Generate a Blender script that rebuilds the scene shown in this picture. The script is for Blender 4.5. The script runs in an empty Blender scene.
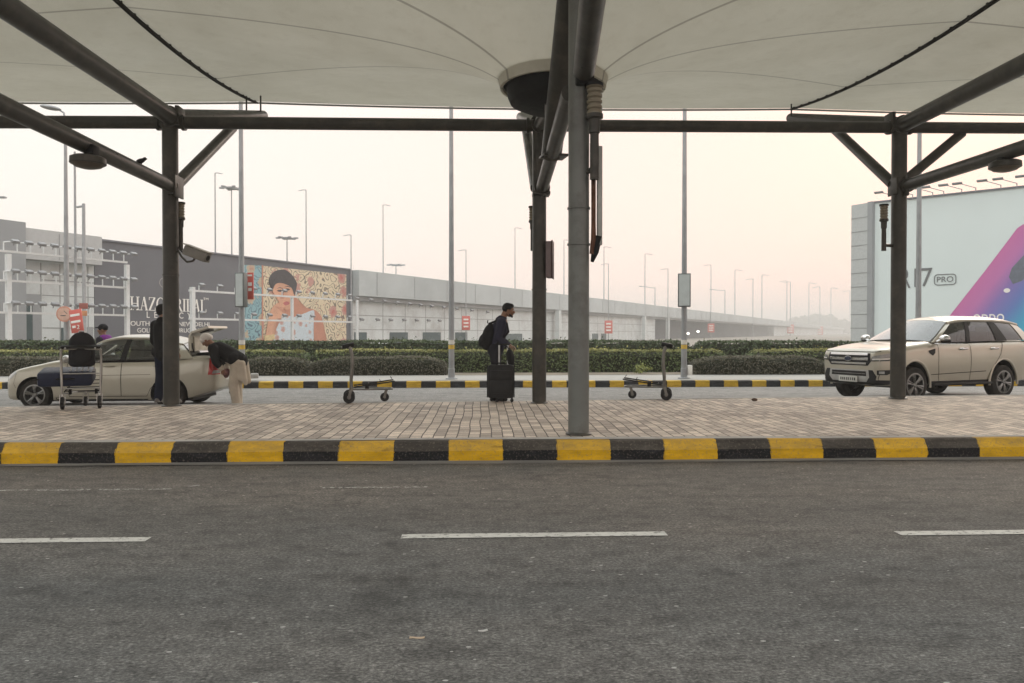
import bpy, bmesh, math, random
import numpy as np
from mathutils import Vector, Matrix, Euler
from mathutils.bvhtree import BVHTree

R = random.Random(11)
NP = np.random.RandomState(5)
S = bpy.context.scene
COL = S.collection
rad = math.radians
PI = math.pi

# ------------------------------------------------------------------ camera
FPX, CX, CY, HC = 740.0, 512.0, 341.5, 1.4
cam_d = bpy.data.cameras.new("camera")
cam = bpy.data.objects.new("camera", cam_d)
COL.objects.link(cam)
cam_d.sensor_width = 36.0
cam_d.lens = FPX / 1024 * 36.0
cam_d.clip_start = 0.05
cam_d.clip_end = 6000
cam.location = (0, 0, HC)
cam.rotation_euler = (PI / 2 - math.atan(8.5 / FPX), 0, -math.atan(29 / FPX))
S.camera = cam
S.render.resolution_x, S.render.resolution_y = 1024, 683
CR = Euler(cam.rotation_euler).to_matrix()
CO = Vector((0, 0, HC))

# ------------------------------------------------------------------ world, sun, exposure
SUN_EL, SUN_AZ = rad(24), rad(38)          # azimuth measured from +y towards +x
W = bpy.data.worlds.new("World")
S.world = W
W.use_nodes = True
wn, wl = W.node_tree.nodes, W.node_tree.links
wn.clear()
w_out = wn.new("ShaderNodeOutputWorld")
w_bg = wn.new("ShaderNodeBackground")
w_bg.inputs["Strength"].default_value = 0.1
sky = wn.new("ShaderNodeTexSky")
sky.sky_type = 'NISHITA'
sky.sun_disc = False
sky.sun_elevation = SUN_EL
sky.sun_rotation = SUN_AZ
sky.dust_density = 6.0
sky.air_density = 1.5
# smog veil: a warm white cloud sheet, peach towards the sun, greyer overhead
tc = wn.new("ShaderNodeTexCoord")
sx = wn.new("ShaderNodeSeparateXYZ")
wl.new(tc.outputs["Generated"], sx.inputs[0])
mr = wn.new("ShaderNodeMapRange")
mr.inputs["From Min"].default_value = -0.45
mr.inputs["From Max"].default_value = 0.5
wl.new(sx.outputs["X"], mr.inputs["Value"])
mixh = wn.new("ShaderNodeMix"); mixh.data_type = 'RGBA'
mixh.inputs["A"].default_value = (11.2, 10.5, 9.7, 1)
mixh.inputs["B"].default_value = (12.3, 8.8, 7.6, 1)
wl.new(mr.outputs["Result"], mixh.inputs["Factor"])
mz = wn.new("ShaderNodeMapRange")
mz.inputs["From Min"].default_value = 0.26
mz.inputs["From Max"].default_value = 0.72
wl.new(sx.outputs["Z"], mz.inputs["Value"])
mixz = wn.new("ShaderNodeMix"); mixz.data_type = 'RGBA'
wl.new(mz.outputs["Result"], mixz.inputs["Factor"])
wl.new(mixh.outputs["Result"], mixz.inputs["A"])
mixz.inputs["B"].default_value = (20.8, 21.8, 21.6, 1)
mixs = wn.new("ShaderNodeMix"); mixs.data_type = 'RGBA'
mixs.inputs["Factor"].default_value = 0.95
wl.new(sky.outputs[0], mixs.inputs["A"])
wl.new(mixz.outputs["Result"], mixs.inputs["B"])
wl.new(mixs.outputs["Result"], w_bg.inputs["Color"])
wl.new(w_bg.outputs[0], w_out.inputs[0])

sun_d = bpy.data.lights.new("sun", 'SUN')
sun_d.energy = 0.8
sun_d.angle = rad(16)
sun_d.color = (1.0, 0.86, 0.72)
sun = bpy.data.objects.new("sun", sun_d)
COL.objects.link(sun)
sd = Vector((math.sin(SUN_AZ) * math.cos(SUN_EL), math.cos(SUN_AZ) * math.cos(SUN_EL), math.sin(SUN_EL)))
sun.rotation_euler = sd.to_track_quat('Z', 'Y').to_euler()
sun.location = (20, 20, 40)

S.view_settings.view_transform = 'Standard'
S.view_settings.look = 'None'
S.view_settings.exposure = 0.1
S.view_settings.gamma = 1.0
S.view_settings.use_curve_mapping = False
S.render.engine = 'CYCLES'
S.cycles.use_denoising = True
S.cycles.max_bounces = 7
S.cycles.diffuse_bounces = 4
S.cycles.transparent_max_bounces = 12
S.cycles.volume_bounces = 1

# ------------------------------------------------------------------ picture-to-world helpers (metres)
def ray(px, py):
    return CR @ Vector(((px - CX) / FPX, (CY - py) / FPX, -1.0))
def P(px, py, Y):
    d = ray(px, py)
    return CO + d * (Y / d.y)
def G(px, py, z):
    d = ray(px, py)
    return CO + d * ((z - HC) / d.z)
def PL(px, py, p0, n):
    d = ray(px, py)
    return CO + d * ((p0 - CO).dot(n) / d.dot(n))

# ------------------------------------------------------------------ materials
MATS = {}
def nodes_of(name):
    m = bpy.data.materials.new(name)
    m.use_nodes = True
    nt = m.node_tree
    return m, nt, nt.nodes["Principled BSDF"]
def N(nt, t, **kw):
    n = nt.nodes.new(t)
    for k, v in kw.items():
        setattr(n, k, v)
    return n
def math_n(nt, op, a=None, b=None, clamp=False):
    n = nt.nodes.new("ShaderNodeMath"); n.operation = op; n.use_clamp = clamp
    for i, v in enumerate((a, b)):
        if v is None: continue
        if isinstance(v, (int, float)): n.inputs[i].default_value = v
        else: nt.links.new(v, n.inputs[i])
    return n.outputs[0]
def mixc(nt, fac, a, b, blend='MIX'):
    n = nt.nodes.new("ShaderNodeMix"); n.data_type = 'RGBA'; n.blend_type = blend
    for key, v in (("Factor", fac), ("A", a), ("B", b)):
        if isinstance(v, (int, float)): n.inputs[key].default_value = v
        elif isinstance(v, (tuple, list)): n.inputs[key].default_value = (*v[:3], 1)
        else: nt.links.new(v, n.inputs[key])
    return n.outputs["Result"]
def noise(nt, vec, scale, detail=3, rough=.55):
    n = nt.nodes.new("ShaderNodeTexNoise")
    n.inputs["Scale"].default_value = scale
    n.inputs["Detail"].default_value = detail
    n.inputs["Roughness"].default_value = rough
    nt.links.new(vec, n.inputs["Vector"])
    return n.outputs["Fac"]
def ramp(nt, fac, stops):
    n = nt.nodes.new("ShaderNodeValToRGB")
    cr = n.color_ramp
    while len(cr.elements) < len(stops): cr.elements.new(0.5)
    for e, (p, c) in zip(cr.elements, stops):
        e.position = p
        e.color = (c, c, c, 1) if isinstance(c, (int, float)) else (*c, 1)
    nt.links.new(fac, n.inputs[0])
    return n.outputs[0]
def objco(nt, scale=None):
    t = nt.nodes.new("ShaderNodeTexCoord")
    if scale is None: return t.outputs["Object"]
    mp = nt.nodes.new("ShaderNodeMapping")
    mp.inputs["Scale"].default_value = scale
    nt.links.new(t.outputs["Object"], mp.inputs[0])
    return mp.outputs[0]
def bump(nt, bsdf, h, strength, dist=.01):
    b = nt.nodes.new("ShaderNodeBump")
    b.inputs["Strength"].default_value = strength
    b.inputs["Distance"].default_value = dist
    nt.links.new(h, b.inputs["Height"])
    nt.links.new(b.outputs[0], bsdf.inputs["Normal"])
def mat(name, col, rough=.55, metal=0., var=.15, vs=6., bmp=0., bs=60., coat=0., dirt=None, ds=3., stretch=None, spec=None):
    if name in MATS: return MATS[name]
    m, nt, b = nodes_of(name)
    co = objco(nt, stretch)
    n1 = noise(nt, co, vs, 4)
    f = ramp(nt, n1, [(.3, 0.), (.7, 1.)])
    c = mixc(nt, f, [x * (1 - var) for x in col], [min(1, x * (1 + var)) for x in col])
    if dirt:
        n2 = noise(nt, co, ds, 6, .7)
        c = mixc(nt, ramp(nt, n2, [(.48, 0.), (.72, 1.)]), c, dirt)
    nt.links.new(c, b.inputs["Base Color"])
    n3 = noise(nt, co, vs * 2.3, 3)
    rv = .04 if coat else .3
    rr = math_n(nt, 'MULTIPLY_ADD', n3, rv)
    nt.nodes[-1].inputs[2].default_value = rough - rv / 2
    nt.links.new(rr, b.inputs["Roughness"])
    b.inputs["Metallic"].default_value = metal
    if spec is None and not coat and not metal and max(col) < .11: spec = .22
    if spec is not None: b.inputs["Specular IOR Level"].default_value = spec
    if coat: b.inputs["Coat Weight"].default_value = coat; b.inputs["Coat Roughness"].default_value = .06
    if bmp: bump(nt, b, noise(nt, co, bs, 3), bmp, .004)
    MATS[name] = m
    return m
def glass(name, tint, refl=1.0):
    if name in MATS: return MATS[name]
    m, nt, b = nodes_of(name)
    nt.nodes.remove(b)
    out = nt.nodes["Material Output"]
    t = N(nt, "ShaderNodeBsdfTransparent"); t.inputs[0].default_value = (*tint, 1)
    g = N(nt, "ShaderNodeBsdfGlossy"); g.inputs["Roughness"].default_value = .03
    g.inputs[0].default_value = (.9, .9, .9, 1)
    fr = N(nt, "ShaderNodeFresnel"); fr.inputs[0].default_value = 1.5
    f = math_n(nt, 'MULTIPLY', fr.outputs[0], refl, True)
    mx = N(nt, "ShaderNodeMixShader")
    nt.links.new(f, mx.inputs[0]); nt.links.new(t.outputs[0], mx.inputs[1]); nt.links.new(g.outputs[0], mx.inputs[2])
    nt.links.new(mx.outputs[0], out.inputs[0])
    MATS[name] = m
    return m

# ------------------------------------------------------------------ mesh helpers
def tag(o, label=None, cat=None, group=None, kind=None):
    if label: o["label"] = label
    if cat: o["category"] = cat
    if group: o["group"] = group
    if kind: o["kind"] = kind
    return o
def lmat(o):
    return Matrix.Translation(o.location) @ o.rotation_euler.to_matrix().to_4x4() @ Matrix.Diagonal((*o.scale, 1))
def gmat(o):
    return lmat(o) if o.parent is None else gmat(o.parent) @ lmat(o)
def empty(name, loc=(0, 0, 0), rz=0., label=None, cat=None, group=None):
    o = bpy.data.objects.new(name, None)
    COL.objects.link(o)
    o.empty_display_size = .2
    o.location = loc
    o.rotation_euler = (0, 0, rz)
    return tag(o, label, cat, group)
def link_mesh(name, me, m, parent=None, world=False, smooth=None):
    if smooth is not None:
        me.shade_smooth()
        me.set_sharp_from_angle(angle=rad(smooth))
    o = bpy.data.objects.new(name, me)
    COL.objects.link(o)
    if m is not None and not me.materials:
        for mm in (m if isinstance(m, (list, tuple)) else [m]): me.materials.append(mm)
    if parent is not None:
        if world: me.transform(gmat(parent).inverted())
        o.parent = parent
    return o
def copy_tree(o, parent=None):
    c = o.copy(); COL.objects.link(c)
    if parent is not None: c.parent = parent
    for ch in [x for x in bpy.data.objects if x.parent == o]:
        copy_tree(ch, c)
    return c
def frame_from(d):
    d = d.normalized()
    u = Vector((0, 0, 1)).cross(d)
    if u.length < 1e-4: u = Vector((1, 0, 0))
    u.normalize()
    return u, d.cross(u)
class MB:
    def __init__(s): s.bm = bmesh.new(); s.mi = 0
    def face(s, vs):
        try:
            f = s.bm.faces.new(vs); f.material_index = s.mi; return f
        except ValueError: return None
    def poly(s, pts): return s.face([s.bm.verts.new(p) for p in pts])
    def box(s, c, size, rot=None, bev=0.):
        M = Matrix.Translation(Vector(c))
        if rot is not None: M = M @ (rot.to_4x4() if isinstance(rot, Matrix) else Matrix.Rotation(rot, 4, 'Z'))
        n0 = len(s.bm.faces)
        r = bmesh.ops.create_cube(s.bm, size=1.0, matrix=M @ Matrix.Diagonal((*size, 1)))
        fs = set(f for v in r["verts"] for f in v.link_faces)
        for f in fs: f.material_index = s.mi
        if bev:
            es = list(set(e for v in r["verts"] for e in v.link_edges))
            rr = bmesh.ops.bevel(s.bm, geom=es, offset=bev, segments=2, affect='EDGES', profile=.5)
            for f in rr["faces"]: f.material_index = s.mi
        return s
    def ring(s, c, u, v, r, n, ry=None):
        ry = r if ry is None else ry
        return [s.bm.verts.new(c + u * (r * math.cos(2 * PI * k / n)) + v * (ry * math.sin(2 * PI * k / n))) for k in range(n)]
    def bridge(s, a, b):
        n = len(a)
        for k in range(n): s.face((a[k], a[(k + 1) % n], b[(k + 1) % n], b[k]))
    def tube(s, p0, p1, r0, r1=None, n=16, caps=True):
        p0, p1 = Vector(p0), Vector(p1)
        r1 = r0 if r1 is None else r1
        u, v = frame_from(p1 - p0)
        a, b = s.ring(p0, u, v, r0, n), s.ring(p1, u, v, r1, n)
        s.bridge(a, b)
        if caps: s.face(a[::-1]); s.face(b)
        return s
    def path(s, pts, r, n=8, caps=True):
        pts = [Vector(p) for p in pts]
        rings = []
        for i, p in enumerate(pts):
            d = (pts[min(i + 1, len(pts) - 1)] - pts[max(i - 1, 0)])
            u, v = frame_from(d)
            if rings and u.dot(pu) < 0: u, v = -u, -v
            pu = u
            rings.append(s.ring(p, u, v, r[i] if isinstance(r, (list, tuple)) else r, n))
        for a, b in zip(rings, rings[1:]): s.bridge(a, b)
        if caps: s.face(rings[0][::-1]); s.face(rings[-1])
        return s
    def lathe(s, prof, o=(0, 0, 0), axis=(0, 0, 1), n=24):
        o = Vector(o); ax = Vector(axis).normalized()
        u, v = frame_from(ax)
        prev = None
        for r, h in prof:
            c = o + ax * h
            cur = [s.bm.verts.new(c)] if r < 1e-6 else s.ring(c, u, v, r, n)
            if prev is not None:
                if len(prev) == 1 and len(cur) > 1:
                    for k in range(n): s.face((prev[0], cur[k], cur[(k + 1) % n]))
                elif len(cur) == 1 and len(prev) > 1:
                    for k in range(n): s.face((prev[(k + 1) % n], prev[k], cur[0]))
                elif len(cur) > 1: s.bridge(prev, cur)
            prev = cur
        return s
    def prism(s, pts, off):
        off = Vector(off)
        a = [s.bm.verts.new(Vector(p)) for p in pts]
        b = [s.bm.verts.new(Vector(p) + off) for p in pts]
        s.face(a[::-1]); s.face(b)
        s.bridge(a, b)
        return s
    def ball(s, c, r, sub=2, rot=None):
        r = (r, r, r) if isinstance(r, (int, float)) else r
        M = Matrix.Translation(Vector(c))
        if rot is not None: M = M @ rot.to_4x4()
        q = bmesh.ops.create_icosphere(s.bm, subdivisions=sub, radius=1.0, matrix=M @ Matrix.Diagonal((*r, 1)))
        for v in q["verts"]:
            for f in v.link_faces: f.material_index = s.mi
        return s
    def capsule(s, p0, p1, r0, r1, n=12):
        s.tube(p0, p1, r0, r1, n); s.ball(p0, r0); s.ball(p1, r1)
        return s
    def mesh(s, name, fix=True):
        if fix: bmesh.ops.recalc_face_normals(s.bm, faces=s.bm.faces)
        me = bpy.data.meshes.new(name)
        s.bm.to_mesh(me); s.bm.free()
        return me
    def build(s, name, m, parent=None, world=False, smooth=40):
        return link_mesh(name, s.mesh(name), m, parent, world, smooth)
def apply_mods(o):
    dg = bpy.context.evaluated_depsgraph_get()
    me = bpy.data.meshes.new_from_object(o.evaluated_get(dg))
    old = o.data
    o.modifiers.clear()
    o.data = me
    bpy.data.meshes.remove(old)
    return o
def blob(name, mb, voxel, m, parent, iters=6, fac=.5):
    """closed overlapping shells fused into one continuous skin"""
    me = mb.mesh(name)
    o = link_mesh(name, me, m, parent)
    r = o.modifiers.new("r", 'REMESH'); r.mode = 'VOXEL'; r.voxel_size = voxel
    if iters:
        sm = o.modifiers.new("s", 'SMOOTH'); sm.iterations = iters; sm.factor = fac
    apply_mods(o)
    o.data.shade_smooth()
    if not o.data.materials: o.data.materials.append(m)
    return o
def text_obj(name, body, m, parent, x0, x1, zb, zt, y, spacing=1.0, depth=.02, sx_only=False):
    """lettering in the parent's local x-z plane, fitted to a box"""
    cu = bpy.data.curves.new(name, 'FONT')
    cu.body = body; cu.size = 1; cu.space_character = spacing
    o = bpy.data.objects.new(name, cu); COL.objects.link(o)
    dg = bpy.context.evaluated_depsgraph_get(); dg.update()
    me = bpy.data.meshes.new_from_object(o.evaluated_get(dg))
    bpy.data.objects.remove(o); bpy.data.curves.remove(cu)
    v = np.array([p.co[:] for p in me.vertices])
    lo, hi = v.min(0), v.max(0)
    for p in me.vertices:
        p.co = Vector((x0 + (p.co.x - lo[0]) / (hi[0] - lo[0]) * (x1 - x0), y, zb + (p.co.y - lo[1]) / (hi[1] - lo[1]) * (zt - zb)))
    bm = bmesh.new(); bm.from_mesh(me)
    q = bmesh.ops.extrude_face_region(bm, geom=list(bm.faces))
    bmesh.ops.translate(bm, verts=[e for e in q["geom"] if isinstance(e, bmesh.types.BMVert)], vec=(0, depth, 0))
    bmesh.ops.recalc_face_normals(bm, faces=bm.faces)
    bm.to_mesh(me); bm.free()
    me.materials.clear()
    return link_mesh(name, me, m, parent)
def quads_mesh(name, verts, nq, attr=None):
    me = bpy.data.meshes.new(name)
    me.vertices.add(nq * 4); me.loops.add(nq * 4); me.polygons.add(nq)
    me.vertices.foreach_set("co", verts.astype(np.float32).ravel())
    me.loops.foreach_set("vertex_index", np.arange(nq * 4, dtype=np.int32))
    me.polygons.foreach_set("loop_start", np.arange(0, nq * 4, 4, dtype=np.int32))
    me.update(calc_edges=True)
    if attr is not None:
        a = me.attributes.new("tone", 'FLOAT', 'FACE')
        a.data.foreach_set("value", attr.astype(np.float32))
    me.validate()
    return me

# ================================================================== ground, road, pavement, kerbs
def plane_struct(name, pts, z, m, thick=0.):
    mb = MB()
    if thick: mb.prism([(x, y, z - thick) for x, y in pts], (0, 0, thick))
    else: mb.poly([(x, y, z) for x, y in pts])
    return tag(mb.build(name, m, smooth=None), kind="structure")

def asphalt(name, base, warm, fleck=1.0):
    m, nt, b = nodes_of(name)
    co = objco(nt)
    st = objco(nt, (.35, 1.0, 1.0))
    big = noise(nt, st, .55, 4, .6)
    mid = noise(nt, objco(nt, (.6, 1.2, 1)), 5., 5, .65)
    fine = noise(nt, objco(nt, (.7, 1.0, 1)), 70., 4, .75)
    c = mixc(nt, ramp(nt, big, [(.35, 0.), (.65, 1.)]), base, warm)
    c = mixc(nt, ramp(nt, mid, [(.3, .55), (.5, 1.), (.75, 1.25)]), (0, 0, 0), c)
    nt.nodes[-1].clamp_factor = False
    c = mixc(nt, 1.0, c, ramp(nt, fine, [(.32, .28), (.5, .97), (.68, 2.2)]), 'MULTIPLY')
    cg = noise(nt, objco(nt, (.55, 1.1, 1)), 22., 3, .8)
    c = mixc(nt, 1.0, c, ramp(nt, cg, [(.32, .72), (.5, 1.), (.66, 1.35)]), 'MULTIPLY')
    # light stone chips
    vo = N(nt, "ShaderNodeTexVoronoi"); vo.inputs["Scale"].default_value = 26
    nt.links.new(objco(nt, (.75, 1, 1)), vo.inputs["Vector"])
    sel = N(nt, "ShaderNodeSeparateColor"); nt.links.new(vo.outputs["Color"], sel.inputs[0])
    chip = math_n(nt, 'MULTIPLY', math_n(nt, 'LESS_THAN', vo.outputs["Distance"], .17), math_n(nt, 'GREATER_THAN', sel.outputs[0], .70))
    c = mixc(nt, math_n(nt, 'MULTIPLY', chip, .55 * fleck), c, (.22, .21, .195))
    vo2 = N(nt, "ShaderNodeTexVoronoi"); vo2.inputs["Scale"].default_value = 9
    nt.links.new(objco(nt, (.7, 1.3, 1)), vo2.inputs["Vector"])
    sel2 = N(nt, "ShaderNodeSeparateColor"); nt.links.new(vo2.outputs["Color"], sel2.inputs[0])
    bits = math_n(nt, 'MULTIPLY', math_n(nt, 'LESS_THAN', math_n(nt, 'ADD', vo2.outputs["Distance"], math_n(nt, 'MULTIPLY', fine, .05)), .105), math_n(nt, 'GREATER_THAN', sel2.outputs[1], .45))
    c = mixc(nt, math_n(nt, 'MULTIPLY', bits, .8 * fleck), c, (.36, .35, .33))
    if fleck == 1.0:
        # brown dust gathered towards the kerb, darker wheel paths
        spy = N(nt, "ShaderNodeSeparateXYZ"); nt.links.new(co, spy.inputs[0])
        mrd = N(nt, "ShaderNodeMapRange"); mrd.inputs["From Min"].default_value = 4.9; mrd.inputs["From Max"].default_value = 7.0
        nt.links.new(math_n(nt, 'ADD', spy.outputs["Y"], math_n(nt, 'MULTIPLY', big, 1.2)), mrd.inputs["Value"])
        c = mixc(nt, math_n(nt, 'MULTIPLY', mrd.outputs[0], .55), c, mixc(nt, 1.0, c, (1.5, 1.34, 1.2), 'MULTIPLY'))
        wv = math_n(nt, 'SINE', math_n(nt, 'MULTIPLY', spy.outputs["Y"], 3.6))
        c = mixc(nt, math_n(nt, 'MULTIPLY', math_n(nt, 'MULTIPLY', wv, mid, True), .5), c, mixc(nt, 1.0, c, (.6, .6, .6), 'MULTIPLY'))
        # blotch of old oil left of the centre dash
        vd_ = N(nt, "ShaderNodeVectorMath"); vd_.operation = 'DISTANCE'; nt.links.new(objco(nt, (1.6, .55, 1)), vd_.inputs[0])
        bc_ = G(392, 590, 0); vd_.inputs[1].default_value = (bc_.x * 1.6, bc_.y * .55, 0)
        bl2 = math_n(nt, 'ADD', vd_.outputs["Value"], math_n(nt, 'MULTIPLY', math_n(nt, 'SUBTRACT', noise(nt, co, 3.5, 5, .75), .5), 1.5))
        c = mixc(nt, ramp(nt, bl2, [(.12, .6), (.42, 0.)]), c, mixc(nt, 1.0, c, (.55, .55, .54), 'MULTIPLY'))
        # fine meandering cracks
        cn = noise(nt, objco(nt, (.8, 1, 1)), 1.4, 6, .6)
        ck = ramp(nt, math_n(nt, 'ABSOLUTE', math_n(nt, 'SUBTRACT', cn, .5)), [(.0, .7), (.006, 0.)])
        c = mixc(nt, math_n(nt, 'MULTIPLY', ck, math_n(nt, 'GREATER_THAN', big, .52)), c, (.022, .021, .02))
    # oil stains
    stn = noise(nt, objco(nt, (1.3, .8, 1)), .9, 5, .7)
    c = mixc(nt, ramp(nt, stn, [(.60, 0.), (.74, .5)]), c, [x * .5 for x in base])
    nt.links.new(c, b.inputs["Base Color"])
    b.inputs["Roughness"].default_value = .78
    b.inputs["Specular IOR Level"].default_value = .35
    hh = math_n(nt, 'ADD', fine, math_n(nt, 'MULTIPLY', chip, .4))
    bump(nt, b, hh, .55, .006)
    return m
m_asph = asphalt("worn_asphalt", (.068, .068, .065), (.086, .081, .074))
m_asph2 = asphalt("far_asphalt", (.16, .155, .148), (.19, .183, .172), .4)

m_soil = mat("dry_soil", (.20, .165, .125), .95, var=.3, vs=1.5, bmp=.4, bs=20)
m_far_ground = mat("dusty_ground", (.17, .15, .125), .95, var=.25, vs=.2)
plane_struct("ground", [(-1500, -300), (1500, -300), (1500, 1500), (-1500, 1500)], -.16, m_far_ground)

KY = 8.05                                      # foot of the near kerb
PZ = .22                                       # pavement level
FZ = -.10                                      # level of the far carriageway
FK = 20.35                                     # foot of the far kerb
def rear(x): return 12.93 + .0875 * (x - 0.3)  # back edge of the pavement runs slightly askew
XL, XR = -60., 60.
plane_struct("road", [(XL, -28), (XR, -28), (XR, KY + .04), (XL, KY + .04)], 0.0, m_asph, .15)
plane_struct("far_road", [(XL, rear(XL) - .05), (XR, rear(XR) - .05), (XR, FK + .05), (XL, FK + .05)], FZ, m_asph2, .05)

# paving blocks
def paving():
    m, nt, b = nodes_of("paving_blocks")
    t = nt.nodes.new("ShaderNodeTexCoord")
    sp = N(nt, "ShaderNodeSeparateXYZ"); nt.links.new(t.outputs["Object"], sp.inputs[0])
    wob = noise(nt, t.outputs["Object"], .8, 2)
    wx = math_n(nt, 'ADD', sp.outputs["X"], math_n(nt, 'MULTIPLY', wob, .07))
    wob2 = noise(nt, t.outputs["Object"], .65, 2)
    wy = math_n(nt, 'ADD', sp.outputs["Y"], math_n(nt, 'MULTIPLY', wob2, .10))
    cb = N(nt, "ShaderNodeCombineXYZ"); nt.links.new(wy, cb.inputs[0]); nt.links.new(wx, cb.inputs[1])
    br = N(nt, "ShaderNodeTexBrick")
    br.inputs["Scale"].default_value = 1.0
    br.inputs["Brick Width"].default_value = .205
    br.inputs["Row Height"].default_value = .13
    br.inputs["Mortar Size"].default_value = .008
    br.inputs["Mortar Smooth"].default_value = .35
    br.inputs["Bias"].default_value = 0.
    br.inputs["Color1"].default_value = (.63, .56, .48, 1)
    br.inputs["Color2"].default_value = (.31, .272, .235, 1)
    br.inputs["Mortar"].default_value = (.055, .045, .038, 1)
    br.offset = .5
    nt.links.new(cb.outputs[0], br.inputs["Vector"])
    n1 = noise(nt, t.outputs["Object"], 1.1, 5, .65)
    c = mixc(nt, 1.0, br.outputs["Color"], ramp(nt, n1, [(.28, (.72, .68, .66)), (.5, (1., .97, .95)), (.72, (1.25, 1.2, 1.15))]), 'MULTIPLY')
    n2 = noise(nt, t.outputs["Object"], 45, 4, .7)
    c = mixc(nt, 1.0, c, ramp(nt, n2, [(.3, .72), (.7, 1.22)]), 'MULTIPLY')
    n3 = noise(nt, t.outputs["Object"], 2.7, 6, .75)
    c = mixc(nt, ramp(nt, n3, [(.62, 0.), (.75, .6)]), c, (.09, .075, .062))
    nt.links.new(c, b.inputs["Base Color"])
    b.inputs["Roughness"].default_value = .72
    h = math_n(nt, 'ADD', math_n(nt, 'MULTIPLY', br.outputs["Fac"], -1.), math_n(nt, 'MULTIPLY', n2, .25))
    # each block tilts a little
    h = math_n(nt, 'ADD', h, math_n(nt, 'MULTIPLY', noise(nt, t.outputs["Object"], 7., 1), .9))
    bump(nt, b, h, .6, .012)
    return m
m_pave = paving()
mb = MB()
nx, ny = 90, 14
gv = []
for i in range(nx + 1):
    x = XL / 2 + (XR - XL) / 2 * i / nx
    row = []
    for j in range(ny + 1):
        y0, y1 = KY + .26, rear(x) - .16
        y = y0 + (y1 - y0) * j / ny
        dz = .012 * math.sin(x * 1.7 + y * 2.1) * math.sin(y * 1.3 - x * .6) if 0 < j < ny else 0
        row.append(mb.bm.verts.new((x, y, PZ + dz)))
    gv.append(row)
for i in range(nx):
    for j in range(ny): mb.face((gv[i][j], gv[i + 1][j], gv[i + 1][j + 1], gv[i][j + 1]))
tag(mb.build("pavement", m_pave, smooth=60), kind="structure")

def kerb_paint(name, period, x0, yel, blk, duty=.5):
    m, nt, b = nodes_of(name)
    t = nt.nodes.new("ShaderNodeTexCoord")
    sp = N(nt, "ShaderNodeSeparateXYZ"); nt.links.new(t.outputs["Object"], sp.inputs[0])
    wob = noise(nt, t.outputs["Object"], 14, 5, .7)
    x = math_n(nt, 'ADD', sp.outputs["X"], math_n(nt, 'MULTIPLY', wob, .06))
    f = math_n(nt, 'FRACT', math_n(nt, 'DIVIDE', math_n(nt, 'SUBTRACT', x, x0 + .03), period))
    isy = math_n(nt, 'LESS_THAN', f, duty)
    n1 = noise(nt, objco(nt, (.8, 1, 2.5)), 5, 5, .7)
    n2 = noise(nt, t.outputs["Object"], 40, 4, .7)
    yc = mixc(nt, ramp(nt, n1, [(.35, 0.), (.7, 1.)]), yel, [v * .62 for v in yel])
    bc = mixc(nt, ramp(nt, n1, [(.5, 0.), (.8, 1.)]), blk, [v * 3.2 for v in blk])
    c = mixc(nt, isy, bc, yc)
    # dust on the upward slope, scuffs low down, joints between the castings
    geo = N(nt, "ShaderNodeNewGeometry")
    sn = N(nt, "ShaderNodeSeparateXYZ"); nt.links.new(geo.outputs["True Normal"], sn.inputs[0])
    up = math_n(nt, 'MULTIPLY', math_n(nt, 'GREATER_THAN', sn.outputs["Z"], .2), math_n(nt, 'MULTIPLY_ADD', n1, .45))
    nt.nodes[-2].inputs[2].default_value = -.02
    c = mixc(nt, up, c, (.20, .17, .13))
    c = mixc(nt, ramp(nt, n2, [(.54, 0.), (.70, .8)]), c, (.14, .12, .10))
    c = mixc(nt, ramp(nt, noise(nt, objco(nt, (.5, 1, 3)), 3.2, 6, .75), [(.56, 0.), (.68, .7)]), c, mixc(nt, 1.0, c, (.42, .40, .38), 'MULTIPLY'))
    j = math_n(nt, 'FRACT', math_n(nt, 'DIVIDE', math_n(nt, 'SUBTRACT', sp.outputs["X"], x0), period * .5))
    jj = math_n(nt, 'LESS_THAN', j, .014)
    c = mixc(nt, math_n(nt, 'MULTIPLY', jj, .5), c, (.02, .018, .015))
    nt.links.new(c, b.inputs["Base Color"])
    b.inputs["Roughness"].default_value = .7
    b.inputs["Specular IOR Level"].default_value = .12
    bump(nt, b, math_n(nt, 'ADD', n2, math_n(nt, 'MULTIPLY', n1, 2.)), .35, .006)
    return m
m_kerb = kerb_paint("kerb_paint", 1.185, -5.118, (.62, .36, .012), (.010, .010, .011))
m_kerb2 = kerb_paint("far_kerb_paint", .80, P(667, 384, 20.35).x, (.72, .46, .05), (.030, .033, .038))
m_conc = mat("concrete", (.36, .35, .33), .85, var=.18, vs=2.5, bmp=.25, bs=50, dirt=(.2, .18, .16))
def strip(name, prof, m, yfun=None, n=60):
    """profile (dy, z) swept along x"""
    mb = MB()
    prev = None
    for i in range(n + 1):
        x = XL + (XR - XL) * i / n
        yb = yfun(x)
        cur = [mb.bm.verts.new((x, yb + dy, z + .004 * math.sin(x * 2.3 + dy * 9))) for dy, z in prof]
        if prev:
            for a, b, c, d in zip(prev, prev[1:], cur[1:], cur): mb.face((a, b, c, d))
        prev = cur
    return tag(mb.build(name, m, smooth=25), kind="structure")
strip("kerb", [(0, -.02), (.0, .118), (.010, .13), (.062, .207), (.08, .216), (.15, .217)], m_kerb, lambda x: KY, 160)
strip("kerb_top_course", [(.15, .219), (.27, .222)], m_conc, lambda x: KY)
m_gut = mat("gutter_dust", (.155, .145, .13), .92, var=.3, vs=4, stretch=(.3, 2, 1), bmp=.3)
strip("gutter", [(-.13, .006), (-.002, .012)], m_gut, lambda x: KY)
strip("pavement_rear_kerb", [(-.17, PZ + .002), (-.01, PZ + .002), (0, PZ - .012), (0, FZ - .02)], m_conc, rear)
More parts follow.
